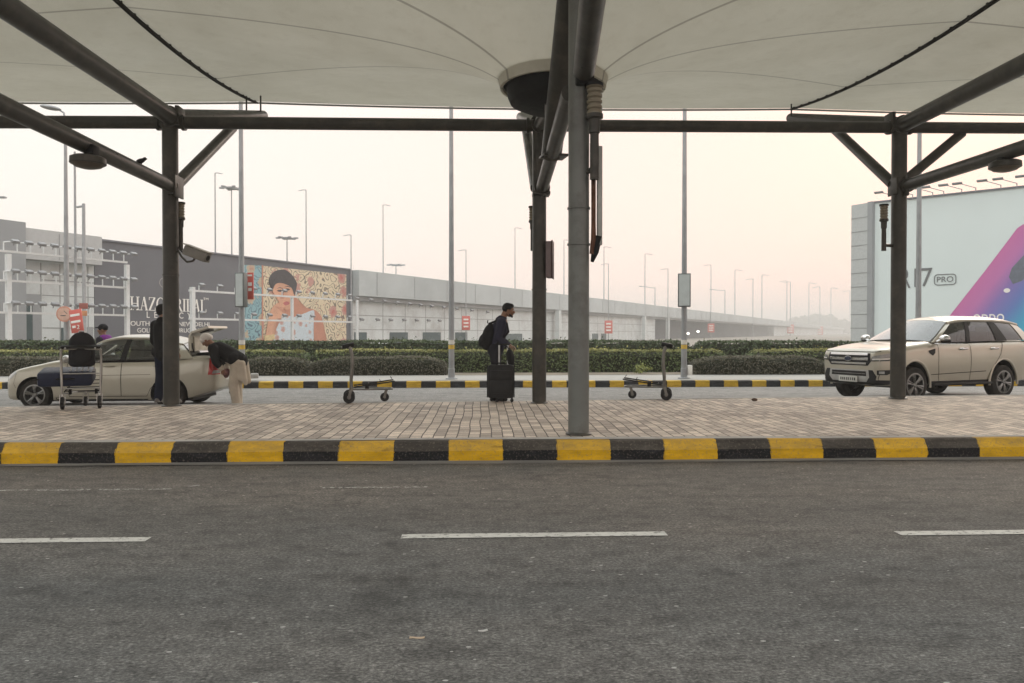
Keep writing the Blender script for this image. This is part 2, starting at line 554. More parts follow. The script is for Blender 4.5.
strip("far_kerb", [(0, FZ - .02), (0, FZ + .16), (.02, FZ + .175), (.16, FZ + .178)], m_kerb2, lambda x: FK, 160)
VZ = FZ + .182
m_verge = mat("verge_concrete", (.30, .29, .27), .85, var=.12, vs=1.2, bmp=.2, bs=40, dirt=(.28, .25, .22), ds=1.2)
strip("verge", [(.16, VZ), (2.75, VZ)], m_verge, lambda x: FK)
strip("hedge_bed", [(2.75, VZ + .01), (9.5, VZ + .01), (9.6, FZ - .05)], m_soil, lambda x: FK)

# road paint
def road_paint(name, wear):
    m, nt, b = nodes_of(name)
    co = objco(nt)
    n = noise(nt, objco(nt, (.8, 1.4, 1)), 22, 5, .75)
    tr = N(nt, "ShaderNodeBsdfTransparent")
    mx = N(nt, "ShaderNodeMixShader")
    nt.links.new(ramp(nt, n, [(wear - .06, 0.), (wear + .06, 1.)]), mx.inputs[0])
    c = mixc(nt, noise(nt, co, 6, 4), (.50, .49, .45), (.36, .35, .32))
    nt.links.new(c, b.inputs["Base Color"]); b.inputs["Roughness"].default_value = .7
    nt.links.new(tr.outputs[0], mx.inputs[1]); nt.links.new(b.outputs[0], mx.inputs[2])
    nt.links.new(mx.outputs[0], nt.nodes["Material Output"].inputs[0])
    return m
m_paint, m_paint_worn = road_paint("lane_paint", .40), road_paint("worn_lane_paint", .53)
def dash(name, x0, x1, y0, w, m, z=.005):
    mb = MB()
    mb.poly([(x0, y0 - w / 2, z), (x1, y0 - w / 2, z), (x1, y0 + w / 2, z), (x0, y0 + w / 2, z)])
    tag(mb.build(name, m, smooth=None), kind="structure")
ya = G(535, 535.5, 0).y
for pa, pb in ((402, 667), (893, 1160)): dash("lane_marking", G(pa + (8 if pa > 800 else 0), 535.5, 0).x, G(pb, 535, 0).x, ya if pa < 800 else G(980, 533, 0).y, .105, m_paint)
dash("lane_marking", G(-130, 541, 0).x, G(148, 540, 0).x, ya - .005, .105, m_paint)
for pa, pb, py in ((-40, 78, 495), (96, 168, 491), (322, 400, 487), (405, 428, 486.5)):
    dash("worn_edge_line", G(pa, py, 0).x, G(pb, py, 0).x, G(300, 488.5, 0).y, .05, m_paint_worn)
for k in range(-4, 5): dash("far_lane_marking", k * 4.2 - 1.2, k * 4.2 + .9, 17.6, .1, m_paint_worn, FZ + .005)

# ================================================================== canopy
m_steel = mat("painted_steel", (.050, .048, .042), .34, var=.22, vs=2.5, dirt=(.085, .076, .062), ds=4, bmp=.08, bs=30)
m_steel2 = mat("grey_column_paint", (.125, .13, .12), .45, var=.12, vs=2, dirt=(.075, .07, .062), ds=2.2, bmp=.08, bs=30)
m_dark = mat("black_plastic", (.009, .009, .009), .65, var=.3)
m_black_rope = mat("lacing_rope", (.03, .028, .025), .8, var=.4, vs=30)
m_rust = mat("rusty_pipe", (.10, .045, .028), .75, var=.35, vs=9)
m_greychan = mat("grey_channel", (.30, .30, .28), .55, var=.12)
m_beige = mat("beige_louvre", (.20, .172, .12), .5, var=.15)

CC = Vector((1.02, 10.8, 0)); HW, R0, ZR, ZC = 6.1, .75, 5.06, 6.60
def zborder(x, y):
    ax, ay = abs(x) / HW, abs(y) / HW
    if ax >= ay: return ZC - .56 * (1 - ay * ay)          # shared sides dip between the masts
    return ZC - .07 * (1 - ax * ax)                       # free rear edge pulled nearly straight
def membrane_mat():
    m, nt, b = nodes_of("canopy_fabric")
    t = nt.nodes.new("ShaderNodeTexCoord")
    sp = N(nt, "ShaderNodeSeparateXYZ"); nt.links.new(t.outputs["Object"], sp.inputs[0])
    ang = math_n(nt, 'ARCTAN2', sp.outputs["Y"], sp.outputs["X"])
    step = PI / 6
    fr = math_n(nt, 'FRACT', math_n(nt, 'ADD', math_n(nt, 'DIVIDE', ang, step), 100.5))
    da = math_n(nt, 'MULTIPLY', math_n(nt, 'ABSOLUTE', math_n(nt, 'SUBTRACT', fr, .5)), step)
    r = math_n(nt, 'SQRT', math_n(nt, 'ADD', math_n(nt, 'POWER', sp.outputs["X"], 2.), math_n(nt, 'POWER', sp.outputs["Y"], 2.)))
    line = math_n(nt, 'LESS_THAN', math_n(nt, 'MULTIPLY', da, r), .022)
    side = math_n(nt, 'LESS_THAN', math_n(nt, 'ABSOLUTE', sp.outputs["Y"]), math_n(nt, 'MULTIPLY', math_n(nt, 'ABSOLUTE', sp.outputs["X"]), .9))
    line = math_n(nt, 'MULTIPLY', line, side)
    n1 = noise(nt, t.outputs["Object"], .7, 5, .65)
    n2 = noise(nt, t.outputs["Object"], 3.5, 6, .75)
    c = mixc(nt, ramp(nt, n1, [(.3, 0.), (.7, 1.)]), (.58, .56, .47), (.67, .65, .56))
    c = mixc(nt, ramp(nt, n2, [(.5, 0.), (.8, .35)]), c, (.42, .38, .30))
    c = mixc(nt, math_n(nt, 'MULTIPLY', line, .55), c, (.16, .145, .12))
    nt.links.new(c, b.inputs["Base Color"]); b.inputs["Roughness"].default_value = .7
    tl = N(nt, "ShaderNodeBsdfTranslucent"); nt.links.new(mixc(nt, .85, (0, 0, 0), c), tl.inputs[0])
    mx = N(nt, "ShaderNodeMixShader"); mx.inputs[0].default_value = .20
    nt.links.new(b.outputs[0], mx.inputs[1]); nt.links.new(tl.outputs[0], mx.inputs[2])
    nt.links.new(mx.outputs[0], nt.nodes["Material Output"].inputs[0])
    return m
m_fab = membrane_mat()

def make_canopy():
    t = empty("canopy_roof", CC, 0, "pale fabric funnel roof with dark drain bucket above the grey front column", "canopy", "fabric funnel canopies")
    mb = MB()
    na, nr = 120, 26
    rows = []
    for k in range(na):
        a = 2 * PI * k / na
        ca, sa = math.cos(a), math.sin(a)
        q = HW / max(abs(ca), abs(sa))
        zb = zborder(ca * q, sa * q)
        row = []
        for i in range(nr + 1):
            f = i / nr
            r = R0 * (q / R0) ** f
            row.append(mb.bm.verts.new((ca * r, sa * r, ZR + (zb - ZR) * f)))
        rows.append(row)
    for k in range(na):
        a, b = rows[k], rows[(k + 1) % na]
        for i in range(nr): mb.face((a[i], a[i + 1], b[i + 1], b[i]))
    mb.build("membrane", m_fab, t, smooth=80)
    for side in range(4):
        pts = []
        for i in range(31):
            u = -HW + 2 * HW * i / 30
            x, y = ((u, HW), (HW, u), (u, -HW), (-HW, u))[side]
            sh = .9965 if side in (1, 3) else 1.0
            pts.append((x * sh, y, zborder(x, y) - .03))
        mb = MB().path(pts, .020 if side in (1, 3) else .022, 8)
        if side in (1, 3):
            for p, q in zip(pts[::1], pts[1::1]):
                mb.box(((p[0] + q[0]) / 2, (p[1] + q[1]) / 2, (p[2] + q[2]) / 2 + .01), (.046, .028, .034))
        mb.build("edge_rope", m_black_rope if side in (1, 3) else m_greychan, t)
    MB().lathe([(R0 - .02, ZR - .10), (R0 + .02, ZR - .10), (R0 + .05, ZR + .06), (R0 + .0, ZR + .08), (R0 - .06, ZR + .04), (R0 - .02, ZR - .10)], n=48).build("drain_ring", m_fab, t)
    MB().lathe([(0, ZR - .42), (.42, ZR - .40), (.62, ZR - .31), (.66, ZR - .22), (.675, ZR - .09), (.735, ZR - .06), (.71, ZR - .02), (.55, ZR - .05), (0, ZR - .06)], n=40).build("drain_bucket", m_dark, t)
    return t
can = make_canopy()
c2 = copy_tree(can); c2.location = (CC.x - 2 * HW, CC.y, 0)
c2["label"] = "pale fabric roof running out of the left edge, above the car with an open boot"
c3 = copy_tree(can); c3.location = (CC.x + 2 * HW, CC.y, 0)
c3["label"] = "pale fabric roof running out of the right edge, above the beige off-road car"

def column(name, base, top_z, r, m, label, collar=()):
    t = empty(name, base, 0, label, "column", "canopy columns")
    mb = MB().tube((0, 0, 0), (0, 0, top_z - base.z), r, n=28)
    mb.build("shaft", m, t)
    MB().lathe([(0, .0), (r + .03, .0), (r + .03, .012), (r + .004, .03), (0, .03)], n=28).build("base_collar", m_steel, t)
    for z in collar:
        MB().lathe([(r, z), (r + .012, z), (r + .012, z + .02), (r, z + .02)], n=28).build("joint_ring", m, t)
    return t
def plate(t, c, s, bolts=True, rot=0.):
    """bolted clamp plate, world place"""
    mb = MB().box(c, s, rot, .008)
    o = mb.build("clamp_plate", m_steel, t, True)
    return o
# rear row
YL, YM, YR = 12.15, 12.47, 12.95
bl, bm_, br_ = G(171.5, 406, PZ), G(539.2, 403, PZ), G(897.8, 398.5, PZ)
tl, tm, tr_ = P(171, 122.5, bl.y), P(539.2, 125.5, bm_.y), P(899, 127.5, br_.y)
colL = column("canopy_column", bl, tl.z + .05, .122, m_steel, "dark round column with camera, beside the man in black jacket", (2.1,))
colM = column("canopy_column", bm_, tm.z + .05, .118, m_steel, "dark slim column just right of the man with suitcase", (1.9,))
colR = column("canopy_column", br_, tr_.z + .05, .128, m_steel, "dark round column standing before the beige off-road car")
fb = G(578.5, 434, PZ)
colF = column("canopy_column", fb, 5.62, .122, m_steel2, "pale grey column at the kerb with a cable channel on it", (2.62, 2.2))

def pipe(name, parent, p0, p1, r, m=None, r1=None):
    return MB().tube(p0, p1, r, r1, 24).build(name, m or m_steel, parent, True)
def ext(a, b, k): return a + (b - a) * k
# long pipes running out over the road
def pipe_thing(a, b, r, label, cat="pipe"):
    t = empty("canopy_pipe", a, 0, label, cat, "horizontal canopy pipes")
    pipe("tube", t, a, b, r)
    d = (b - a).normalized()
    MB().tube(a + d * .10, a + d * .14, r + .03, n=24).build("end_flange", m_steel, t, True)
    return t
uL = pipe_thing(P(172, 118, bl.y), ext(P(172, 118, bl.y), P(8, 8, 7.9), 1.9), .135, "upper thick pipe slanting from the top of the left dark column to the corner")
lL = pipe_thing(P(173, 187, bl.y - .05), ext(P(173, 187, bl.y - .05), P(0, 104, 7.75), 1.5), .102, "lower pipe with a bird on it, meeting the left dark column below the beam")
uR = pipe_thing(P(900, 126, br_.y), ext(P(900, 126, br_.y), P(1020, 66, 9.9), 2.6), .135, "upper thick pipe slanting from the top of the right dark column to the edge")
lR = pipe_thing(P(904, 186, br_.y - .05), ext(P(904, 186, br_.y - .05), P(1020, 148.5, 9.95), 2.2), .102, "lower pipe carrying a dome lamp, meeting the right dark column below the beam")
uM = pipe_thing(P(539, 126, bm_.y), P(551.5, 101, 10.5), .10, "short pale upper pipe between the slim column and the drain bucket")
lM = pipe_thing(P(541.5, 190, bm_.y - .05), P(570, 93, fb.y + .1), .102, "lower pipe joining the slim dark column to the grey kerb column")
# raking strut and overhead pipe at the front column
t = empty("raking_strut", P(551.5, 157, 10.75), 0, "dark raking strut rising from a plate beside the grey kerb column", "strut")
pipe("tube", t, P(551.5, 155, 10.75), P(573.5, -40, 8.64), .15)
MB().box(P(553.5, 156.5, 10.7), (.36, .30, .035), .2, .006).build("base_plate", m_steel, t, True)
t = empty("overhead_pipe", P(584, 75, fb.y - .1), 0, "thick dark pipe running overhead from the top of the grey kerb column", "pipe")
pa, pb = P(584, 72, fb.y - .12), P(592.5, 0, 6.95)
pipe("tube", t, pa, ext(pa, pb, 2.2), .125)
MB().box(P(583.5, 79, fb.y - .03), (.21, .3, .22), 0, .02).build("clamp_block", m_dark, t, True)

# cross beams
def beam(a, b, label):
    t = empty("canopy_beam", (a + b) / 2, 0, label, "beam", "horizontal canopy beams")
    pipe("tube", t, a, b, .100)
    d = (b - a).normalized()
    for p, q in ((a, 1), (b, -1)):
        MB().tube(p + d * (.17 * q), p + d * (.22 * q), .128, n=20).build("flange", m_steel, t, True)
beam(P(-150, 121.5, 11.9), tl, "horizontal beam running out of the left edge from the left dark column")
beam(tl, tm, "horizontal beam between the column with camera and the slim dark column")
beam(tm, tr_, "horizontal beam between the slim dark column and the right dark column")
beam(tr_, P(1190, 129, 13.3), "horizontal beam running out of the right edge from the right dark column")

# arms reaching back to the roof corners, propped by struts
def arm(col, top, end, join, foot, hang):
    pipe("arm", col, top, end, .125, r1=.105)
    d = (end - top).normalized()
    MB().ball(end, .105, 3).build("arm_cap", m_steel, col, True)
    s = foot + (join - foot) * .86
    pipe("strut", col, foot, s, .098)
    pipe("strut_rod", col, s, join, .05)
    for h in hang:
        MB().tube(end - d * .3 + Vector((h, 0, .05)), end - d * .3 + Vector((h, 0, .42)), .018, n=8).build("roof_hanger", m_steel, col, True)
arm(colL, P(174, 117, bl.y + .05), P(263, 115.5, 16.35), P(240, 120, 15.3), P(175, 186, bl.y + .1), (-.25, .05))
arm(colM, P(538, 122, bm_.y + .05), P(521, 117, 16.6), P(525, 120, 15.4), P(536, 188, bm_.y + .1), (0.,))
arm(colR, P(897, 124, br_.y + .05), P(791, 118, 16.6), P(826, 121, 15.6), P(893, 184, br_.y + .1), (-.15,))
pipe("brace", colR, P(903, 182, br_.y), P(962, 133, br_.y + .15), .085)
plate(colL, P(178.5, 187, bl.y - .1), (.035, .34, .34)); plate(colR, P(903, 187, br_.y - .1), (.035, .34, .36))
plate(colR, P(893, 187, br_.y), (.035, .3, .3)); plate(colM, P(541, 194, bm_.y - .06), (.29, .29, .06))
plate(colL, P(180, 117, bl.y), (.06, .28, .3)); plate(colR, P(890, 122, br_.y), (.06, .28, .3))

# cable channel on the kerb column
MB().box(P(599.5, 196, fb.y - .06), (.055, .09, (240 - 142) * fb.y / FPX), 0, .008).build("cable_channel", m_greychan, colF, True)
MB().path([P(593.5, 172, fb.y - .10), P(593.5, 238, fb.y - .10), P(592, 254, fb.y - .08)], .03, 10).build("rusty_pipe", m_rust, colF, True)
MB().path([P(598, 236, fb.y - .08), P(595, 252, fb.y - .07), P(592, 262, fb.y - .05)], [.05, .045, .02], 8).build("cable_boot", m_dark, colF, True)

# column lanterns
def lantern(px, py, Y, k, label, bracket):
    p = P(px, py, Y)
    t = empty("column_lantern", p, 0, label, "lantern", "lanterns clamped to the columns")
    mb = MB()
    prof = [(0, 0), (.115 * k, 0), (.115 * k, -.03 * k)]
    for i in range(5):
        z = -.05 * k - i * .075 * k
        prof += [(.085 * k, z), (.105 * k, z - .015 * k), (.105 * k, z - .045 * k), (.085 * k, z - .06 * k)]
    prof += [(.085 * k, -.44 * k), (0, -.44 * k)]
    mb.lathe(prof, n=20).build("louvre_head", m_beige, t)
    MB().lathe([(0, .02 * k), (.12 * k, .02 * k), (.122 * k, -.025 * k), (0, -.025 * k)], n=20).build("cap", m_dark, t)
    MB().lathe([(0, -.40 * k), (.118 * k, -.40 * k), (.118 * k, -.45 * k), (.08 * k, -.47 * k), (.075 * k, -.65 * k), (.06 * k, -.66 * k), (.06 * k, -.80 * k), (0, -.80 * k)], n=20).build("neck", m_steel, t)
    MB().tube((0, 0, -.79 * k), (0, 0, -1.28 * k), .062 * k, n=12).build("tail_tube", m_steel, t)
    MB().tube((0, 0, -1.12 * k), bracket, .03, n=8).build("bracket", m_steel, t)
lantern(594.5, 85, fb.y - .16, .84, "beige ribbed lantern high on the grey kerb column", (-.12, .14, -1.0))
lantern(884, 205, br_.y - .05, .64, "ribbed lantern on the left side of the right dark column", (.2, .05, -.72))
lantern(180.5, 203, bl.y + .13, .6, "ribbed lantern half behind the column with the security camera", (-.12, -.1, -.7))
lantern(532.6, 207, bm_.y + .12, .58, "ribbed lantern peeping out behind the slim dark column", (.1, -.1, -.65))

# dome lamps
def dome(px, py, Y, label):
    p = P(px, py, Y)
    t = empty("dome_lamp", p, 0, label, "lamp", "dome lamps under the lower pipes")
    MB().lathe([(0, .07), (.16, .07), (.20, .05), (.205, -.02), (.195, -.03), (0, -.03)], n=32).build("housing", m_steel, t)
    MB().lathe([(.185, -.03), (.15, -.06), (.08, -.08), (0, -.085)], n=32).build("diffuser", mat("smoked_lens", (.10, .085, .065), .35), t)
    MB().box((.02, .05, .14), (.12, .16, .16), 0, .02).build("mount", m_dark, t)
dome(88, 162, 9.35, "round dome lamp under the lower pipe at left, near the bird")
dome(1005, 166, 10.2, "round dome lamp under the lower pipe at the right edge")

# small board on the slim column
t = empty("hanging_board", P(549.5, 260, bm_.y), 0, "small framed board seen edge-on on the slim dark column", "board")
MB().box((0, 0, 0), (.10, .34, .60), rad(-10), .01).build("board_panel", mat("mauve_board", (.16, .12, .125), .5), t)
MB().box((.053, -.01, 0), (.02, .36, .63), rad(-10), .005).build("board_frame", mat("maroon_frame", (.045, .02, .02), .5), t)

# security camera
p = P(197, 254, bl.y - .25)
t = empty("security_camera", p, rad(-12), "box security camera on a curved arm of the left dark column", "camera")
rt = Euler((0, rad(20), 0)).to_matrix()
MB().box((0, 0, 0), (.40, .16, .15), rt, .012).build("housing", mat("camera_housing", (.17, .16, .14), .5), t)
MB().box((.02, 0, .085), (.46, .19, .014), rt, .004).build("sun_shield", mat("camera_shield", (.30, .28, .24), .5), t)
MB().tube(rt @ Vector((.17, 0, 0)), rt @ Vector((.205, 0, 0)), .045, n=16).build("lens", m_dark, t)
MB().path([P(178, 250, bl.y), P(182, 257, bl.y - .12), P(187, 262, bl.y - .2), P(193, 261, bl.y - .25), P(196, 257, bl.y - .25)], .018, 8).build("arm", m_steel, t, True)
MB().path([P(178, 247, bl.y), P(182, 252, bl.y - .12), P(186, 252, bl.y - .22)], .010, 8).build("cable", m_dark, t, True)

# bird
t = empty("bird", P(140.5, 164.5, 10.9), 0, "small dark bird perched on the lower pipe at left", "bird")
mb = MB()
mb.ball((0, 0, .05), (.07, .034, .036), 3, Euler((0, rad(-18), 0)).to_matrix())
mb.ball((.06, 0, .082), (.029, .025, .026), 2)
mb.capsule((.08, 0, .082), (.105, 0, .076), .010, .003, 8)
mb.capsule((-.05, 0, .035), (-.12, 0, .01), .018, .010, 8)
mb.capsule((.01, .012, .03), (.012, .012, -.005), .008, .006, 6); mb.capsule((.01, -.012, .03), (.012, -.012, -.005), .008, .006, 6)
blob("body", mb, .006, mat("black_feathers", (.018, .018, .02), .6), t, 2)

# ================================================================== hedges
def leaf_mat(name, lo, hi, tip=None, tipz=(.6, .9)):
    m, nt, b = nodes_of(name)
    at = N(nt, "ShaderNodeAttribute"); at.attribute_name = "tone"
    t = nt.nodes.new("ShaderNodeTexCoord")
    n1 = noise(nt, t.outputs["Object"], 1.6, 4, .6)
    f = math_n(nt, 'MULTIPLY_ADD', at.outputs["Fac"], .7); nt.nodes[-1].inputs[2].default_value = 0.
    f = math_n(nt, 'ADD', f, math_n(nt, 'MULTIPLY_ADD', n1, .9)); nt.nodes[-2].inputs[2].default_value = -.3
    nt.nodes[-1].use_clamp = True
    c = mixc(nt, f, lo, hi)
    if tip:
        sp = N(nt, "ShaderNodeSeparateXYZ"); nt.links.new(t.outputs["Object"], sp.inputs[0])
        mrn = N(nt, "ShaderNodeMapRange"); mrn.inputs["From Min"].default_value = tipz[0]; mrn.inputs["From Max"].default_value = tipz[1]
        nt.links.new(sp.outputs["Z"], mrn.inputs["Value"])
        c = mixc(nt, math_n(nt, 'MULTIPLY', mrn.outputs[0], math_n(nt, 'MULTIPLY_ADD', at.outputs["Fac"], .6)), c, tip)
        nt.nodes[-3].inputs[2].default_value = .35 if nt.nodes[-3].type == 'MATH' else 0
    nt.links.new(c, b.inputs["Base Color"])
    b.inputs["Roughness"].default_value = .6
    b.inputs["Specular IOR Level"].default_value = .25
    return m
m_leaf_back = leaf_mat("dark_hedge_leaves", (.028, .044, .020), (.080, .108, .044), (.10, .12, .055), (.95, 1.2))
m_leaf_front = leaf_mat("hedge_leaves", (.042, .062, .022), (.138, .175, .062), (.38, .34, .11), (.62, .80))
m_leaf_brown = leaf_mat("dusty_shrub_leaves", (.058, .055, .038), (.120, .110, .074), (.135, .125, .08), (.4, .65))
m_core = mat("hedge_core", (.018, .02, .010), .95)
def leaves_on(pts, nrm, size, seed):
    """small tilted leaf faces at points"""
    rs = np.random.RandomState(seed)
    n = len(pts)
    d = nrm + rs.normal(0, .75, (n, 3)); d /= np.linalg.norm(d, axis=1)[:, None]
    a = np.cross(d, rs.normal(0, 1, (n, 3))); a /= np.linalg.norm(a, axis=1)[:, None]
    b = np.cross(d, a)
    s = size * rs.uniform(.55, 1.25, (n, 1)); w = s * rs.uniform(.4, .7, (n, 1))
    v = np.stack([pts - a * s, pts - b * w, pts + a * s, pts + b * w], 1)
    return v, rs.rand(n)
def smooth_noise(x, seed):
    rs = np.random.RandomState(seed)
    y = np.zeros_like(x)
    for k in range(6):
        f = .6 * 1.9 ** k
        y += np.sin(x * f + rs.rand() * 6.28) / (1.5 ** k)
    return y / 2.2
def hedge(x0, x1, y0, y1, h, mleaf, label, seed, dens=420, size=.045, loose=.05, endround=.3, name="hedge", group="clipped hedges on the verge"):
    base = Vector(((x0 + x1) / 2, (y0 + y1) / 2, VZ))
    t = empty(name, base, 0, label, "hedge", group)
    L, D = x1 - x0, y1 - y0
    rs = np.random.RandomState(seed)
    # solid dark core inside the leaves, stops the hedge showing through
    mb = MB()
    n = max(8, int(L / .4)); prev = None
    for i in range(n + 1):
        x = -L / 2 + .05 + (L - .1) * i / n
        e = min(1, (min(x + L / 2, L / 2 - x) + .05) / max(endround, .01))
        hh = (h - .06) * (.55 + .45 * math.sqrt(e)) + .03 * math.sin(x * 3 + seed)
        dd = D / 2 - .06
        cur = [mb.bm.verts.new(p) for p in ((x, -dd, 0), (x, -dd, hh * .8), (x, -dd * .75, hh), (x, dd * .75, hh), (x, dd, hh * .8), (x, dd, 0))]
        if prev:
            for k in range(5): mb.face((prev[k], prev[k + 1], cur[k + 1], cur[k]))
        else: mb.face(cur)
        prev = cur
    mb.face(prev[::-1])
    mb.build("dark_core", m_core, t, smooth=None)
    # leaves: front, top, back, ends
    areas = [L * h, L * D, L * h * .25, D * h * 2]
    P_, N_ = [], []
    for k, A in enumerate(areas):
        c = int(A * dens * (1.3 if k == 1 else 1))
        if k == 0: p = np.stack([rs.uniform(-L / 2, L / 2, c), np.full(c, -D / 2), rs.uniform(0, h, c)], 1); nn = (0, -1, .25)
        elif k == 1: p = np.stack([rs.uniform(-L / 2, L / 2, c), rs.uniform(-D / 2, D / 2, c), np.full(c, h)], 1); nn = (0, -.2, 1)
        elif k == 2: p = np.stack([rs.uniform(-L / 2, L / 2, c), np.full(c, D / 2), rs.uniform(h * .5, h, c)], 1); nn = (0, 1, .25)
        else:
            s = np.where(rs.rand(c) < .5, -1, 1)
            p = np.stack([s * L / 2, rs.uniform(-D / 2, D / 2, c), rs.uniform(0, h, c)], 1); nn = (0, -.3, .3)
        P_.append(p); N_.append(np.tile(np.array(nn, float), (c, 1)))
    p, nn = np.concatenate(P_), np.concatenate(N_)
    e = np.clip((np.minimum(p[:, 0] + L / 2, L / 2 - p[:, 0])) / max(endround, .01), 0, 1)
    p[:, 2] *= .55 + .45 * np.sqrt(e)
    # round the shoulders, uneven outline, a few sprigs standing out
    u = p[:, 2] / h
    p[:, 1] *= 1 - .22 * np.clip((u - .72) / .28, 0, 1) ** 2
    p[:, 2] += loose * .55 * smooth_noise(p[:, 0] * 1.5, seed) * u
    p[:, 1] += loose * .6 * smooth_noise(p[:, 0] * 2 + p[:, 2] * 4, seed + 1)
    p += rs.normal(0, loose * .38, p.shape)
    spr = rs.rand(len(p)) < .012
    p[spr, 2] += rs.uniform(.02, .13, spr.sum()) * (u[spr] > .9)
    p[:, 2] = np.maximum(p[:, 2], .02)
    v, tone = leaves_on(p, nn, size, seed)
    # leaves deeper in or in clumps stay duller
    me = quads_mesh("leaves", v.reshape(-1, 3), len(p), tone)
    link_mesh("leaves", me, mleaf, t)
    return t
def hx(px, Y): return P(px, 350, Y).x
YB, YF, YS = 27.2, 24.9, 23.5
hb = P(500, 341.5, YB).z - VZ
hedge(-26, hx(690, YB), YB - .5, YB + .6, hb, m_leaf_back, "long dark green back hedge behind the man with suitcase", 1, 330, .05, .06)
hedge(hx(693, YB), 30, YB - .5, YB + .6, hb - .02, m_leaf_back, "dark green back hedge running behind the beige off-road car", 2, 330, .05, .06)
hf = P(500, 350.5, YF).z - VZ
hedge(-24, hx(309, YF), YF - .45, YF + .55, hf, m_leaf_front, "yellow tipped front hedge behind the car with open boot", 3, 430, .042, .05)
hedge(hx(311.5, YF), hx(724, YF), YF - .45, YF + .55, hf, m_leaf_front, "long yellow tipped front hedge behind both empty trolleys", 4, 430, .042, .05)
hedge(hx(749, YF), 27, YF - .45, YF + .55, hf, m_leaf_front, "yellow tipped front hedge reaching behind the off-road car bonnet", 5, 430, .042, .05)
hs = P(500, 357, YS).z - VZ
SG = "low dusty brown shrub masses"
def shrub(a, b, lab, sd, k=1.): hedge(hx(a, YS), hx(b, YS), YS - .42, YS + .48, hs * k, m_leaf_brown, lab, sd, 520, .034, .045, .75, "shrub_mass", SG)
shrub(-60, 76, "low brown shrub mass beyond the bonnet of the car with open boot", 6)
shrub(236, 312, "short brown shrub mass beside the signboard pole and bending man", 7, .97)
shrub(313, 446, "wide brown shrub mass behind the left empty trolley", 8)
shrub(691, 822, "wide brown shrub mass between the lightbox pole and off-road car", 9)
# pale sprig growing out of the hedge foot
t = empty("weed", (P(640, 372, YS + .3).x, YS + .2, VZ), 0, "pale green weed at the hedge foot right of centre", "plant")
rs = np.random.RandomState(3); p = rs.normal(0, 1, (140, 3)) * (.13, .09, .09) + (0, 0, .16)
v, tone = leaves_on(p, np.tile((0, -.5, .8), (140, 1)), .05, 4)
link_mesh("leaves", quads_mesh("leaves", v.reshape(-1, 3), 140, tone), leaf_mat("weed_leaves", (.13, .16, .04), (.26, .27, .08)), t)
MB().tube((0, 0, 0), (0, 0, .2), .012).build("stem", m_core, t)

# ================================================================== lamp posts on the verge
m_galv = mat("galvanised_steel", (.30, .31, .32), .45, metal=.5, var=.15, vs=3)
m_whiteband = mat("white_band", (.62, .60, .56), .6)
m_yelband = mat("yellow_band", (.55, .36, .05), .6)
m_grey = mat("grey_box", (.34, .36, .36), .5, var=.1)
m_lightbox = mat("lightbox_face", (.50, .54, .54), .35, var=.06)
m_red = mat("red_sign", (.55, .11, .085), .5, var=.1)
m_whiteink = mat("white_ink", (.80, .78, .74), .6, var=.06)
m_boxdark = mat("lightbox_side", (.10, .11, .11), .5)
def post(px, py, Y, h, label, head=True, r=.085):
    b = P(px, py, Y); b.z = VZ if Y < 24 else FZ - .05
    t = empty("lamp_post", b, 0, label, "lamp post", "tall grey lamp posts on the verge")
    MB().tube((0, 0, 0), (0, 0, h), r, .05, 20).build("mast", m_galv, t)
    MB().lathe([(0, 0), (.17, 0), (.17, .03), (r + .01, .05), (r + .01, .30), (r, .31)], n=20).build("base", m_galv, t)
    for z, m in ((.86, m_yelband), (1.0, m_whiteband)):
        MB().tube((0, 0, z), (0, 0, z + .12), r * .97 + .004, r * .96 + .004, 20).build("band", m, t)
    if head:
        MB().path([(0, 0, h - .15), (-.25, -.1, h + .12), (-.5, -.2, h + .17)], .03, 10).build("bracket", m_galv, t)
        MB().ball((-.75, -.3, h + .16), (.34, .13, .07), 3, Euler((0, rad(4), rad(22))).to_matrix()).build("lamp_head", m_galv, t)
    return t
PY_ = 21.15
pA = post(242, 379, PY_, 9.5, "lamp post carrying a lightbox and a red sign by the bending man")
pB = post(451.5, 380, PY_, 9.5, "bare lamp post between left empty trolley and the man with suitcase")
pC = post(684, 379, PY_, 9.5, "lamp post with lightbox just right of the right empty trolley")
pD = post(918, 378, PY_ + .3, 9.5, "lamp post rising behind the roof of the off-road car")
pE = post(67, 360, 27.9, 9.2, "lamp post far left with round and red signs on its stem", False, .11)
hE = P(62, 106, 27.9)
MB().path([(0, 0, hE.z - .4), (-.05, 0, hE.z - .1), (-.2, 0, hE.z + .0)], .035, 8).build("bracket", m_galv, pE)
MB().ball((-.48, -.08, hE.z + .06), (.36, .15, .085), 3, Euler((0, rad(8), rad(10))).to_matrix()).build("lamp_head", m_galv, pE)
def lightbox(px0, px1, py0, py1, Y, rz, label, red=None):
    a, b = P((px0 + px1) / 2, (py0 + py1) / 2, Y), 0
    s = Y / FPX
    t = empty("lightbox_sign", a, rz, label, "sign", "boxes on the lamp posts")
    w, h = (px1 - px0) * s, (py1 - py0) * s
    MB().box((0, 0, 0), (w, .22, h), None, .012).build("case", m_boxdark, t)
    MB().box((0, -.113, 0), (w - .06, .01, h - .06)).build("face", m_lightbox, t)
    return t
lightbox(236.5, 246, 273, 307, PY_ - .2, rad(-12), "grey lightbox on the post next to the red sign")
lightbox(678, 690.5, 273.5, 307, PY_ - .2, rad(-14), "grey lightbox on the post right of centre")
t = empty("red_sign", P(250.2, 286, PY_ + .12), rad(-8), "small red sign with white text beside the grey lightbox", "sign")
MB().box((0, 0, 0), (.20, .03, .76), None, .004).build("panel", m_red, t)
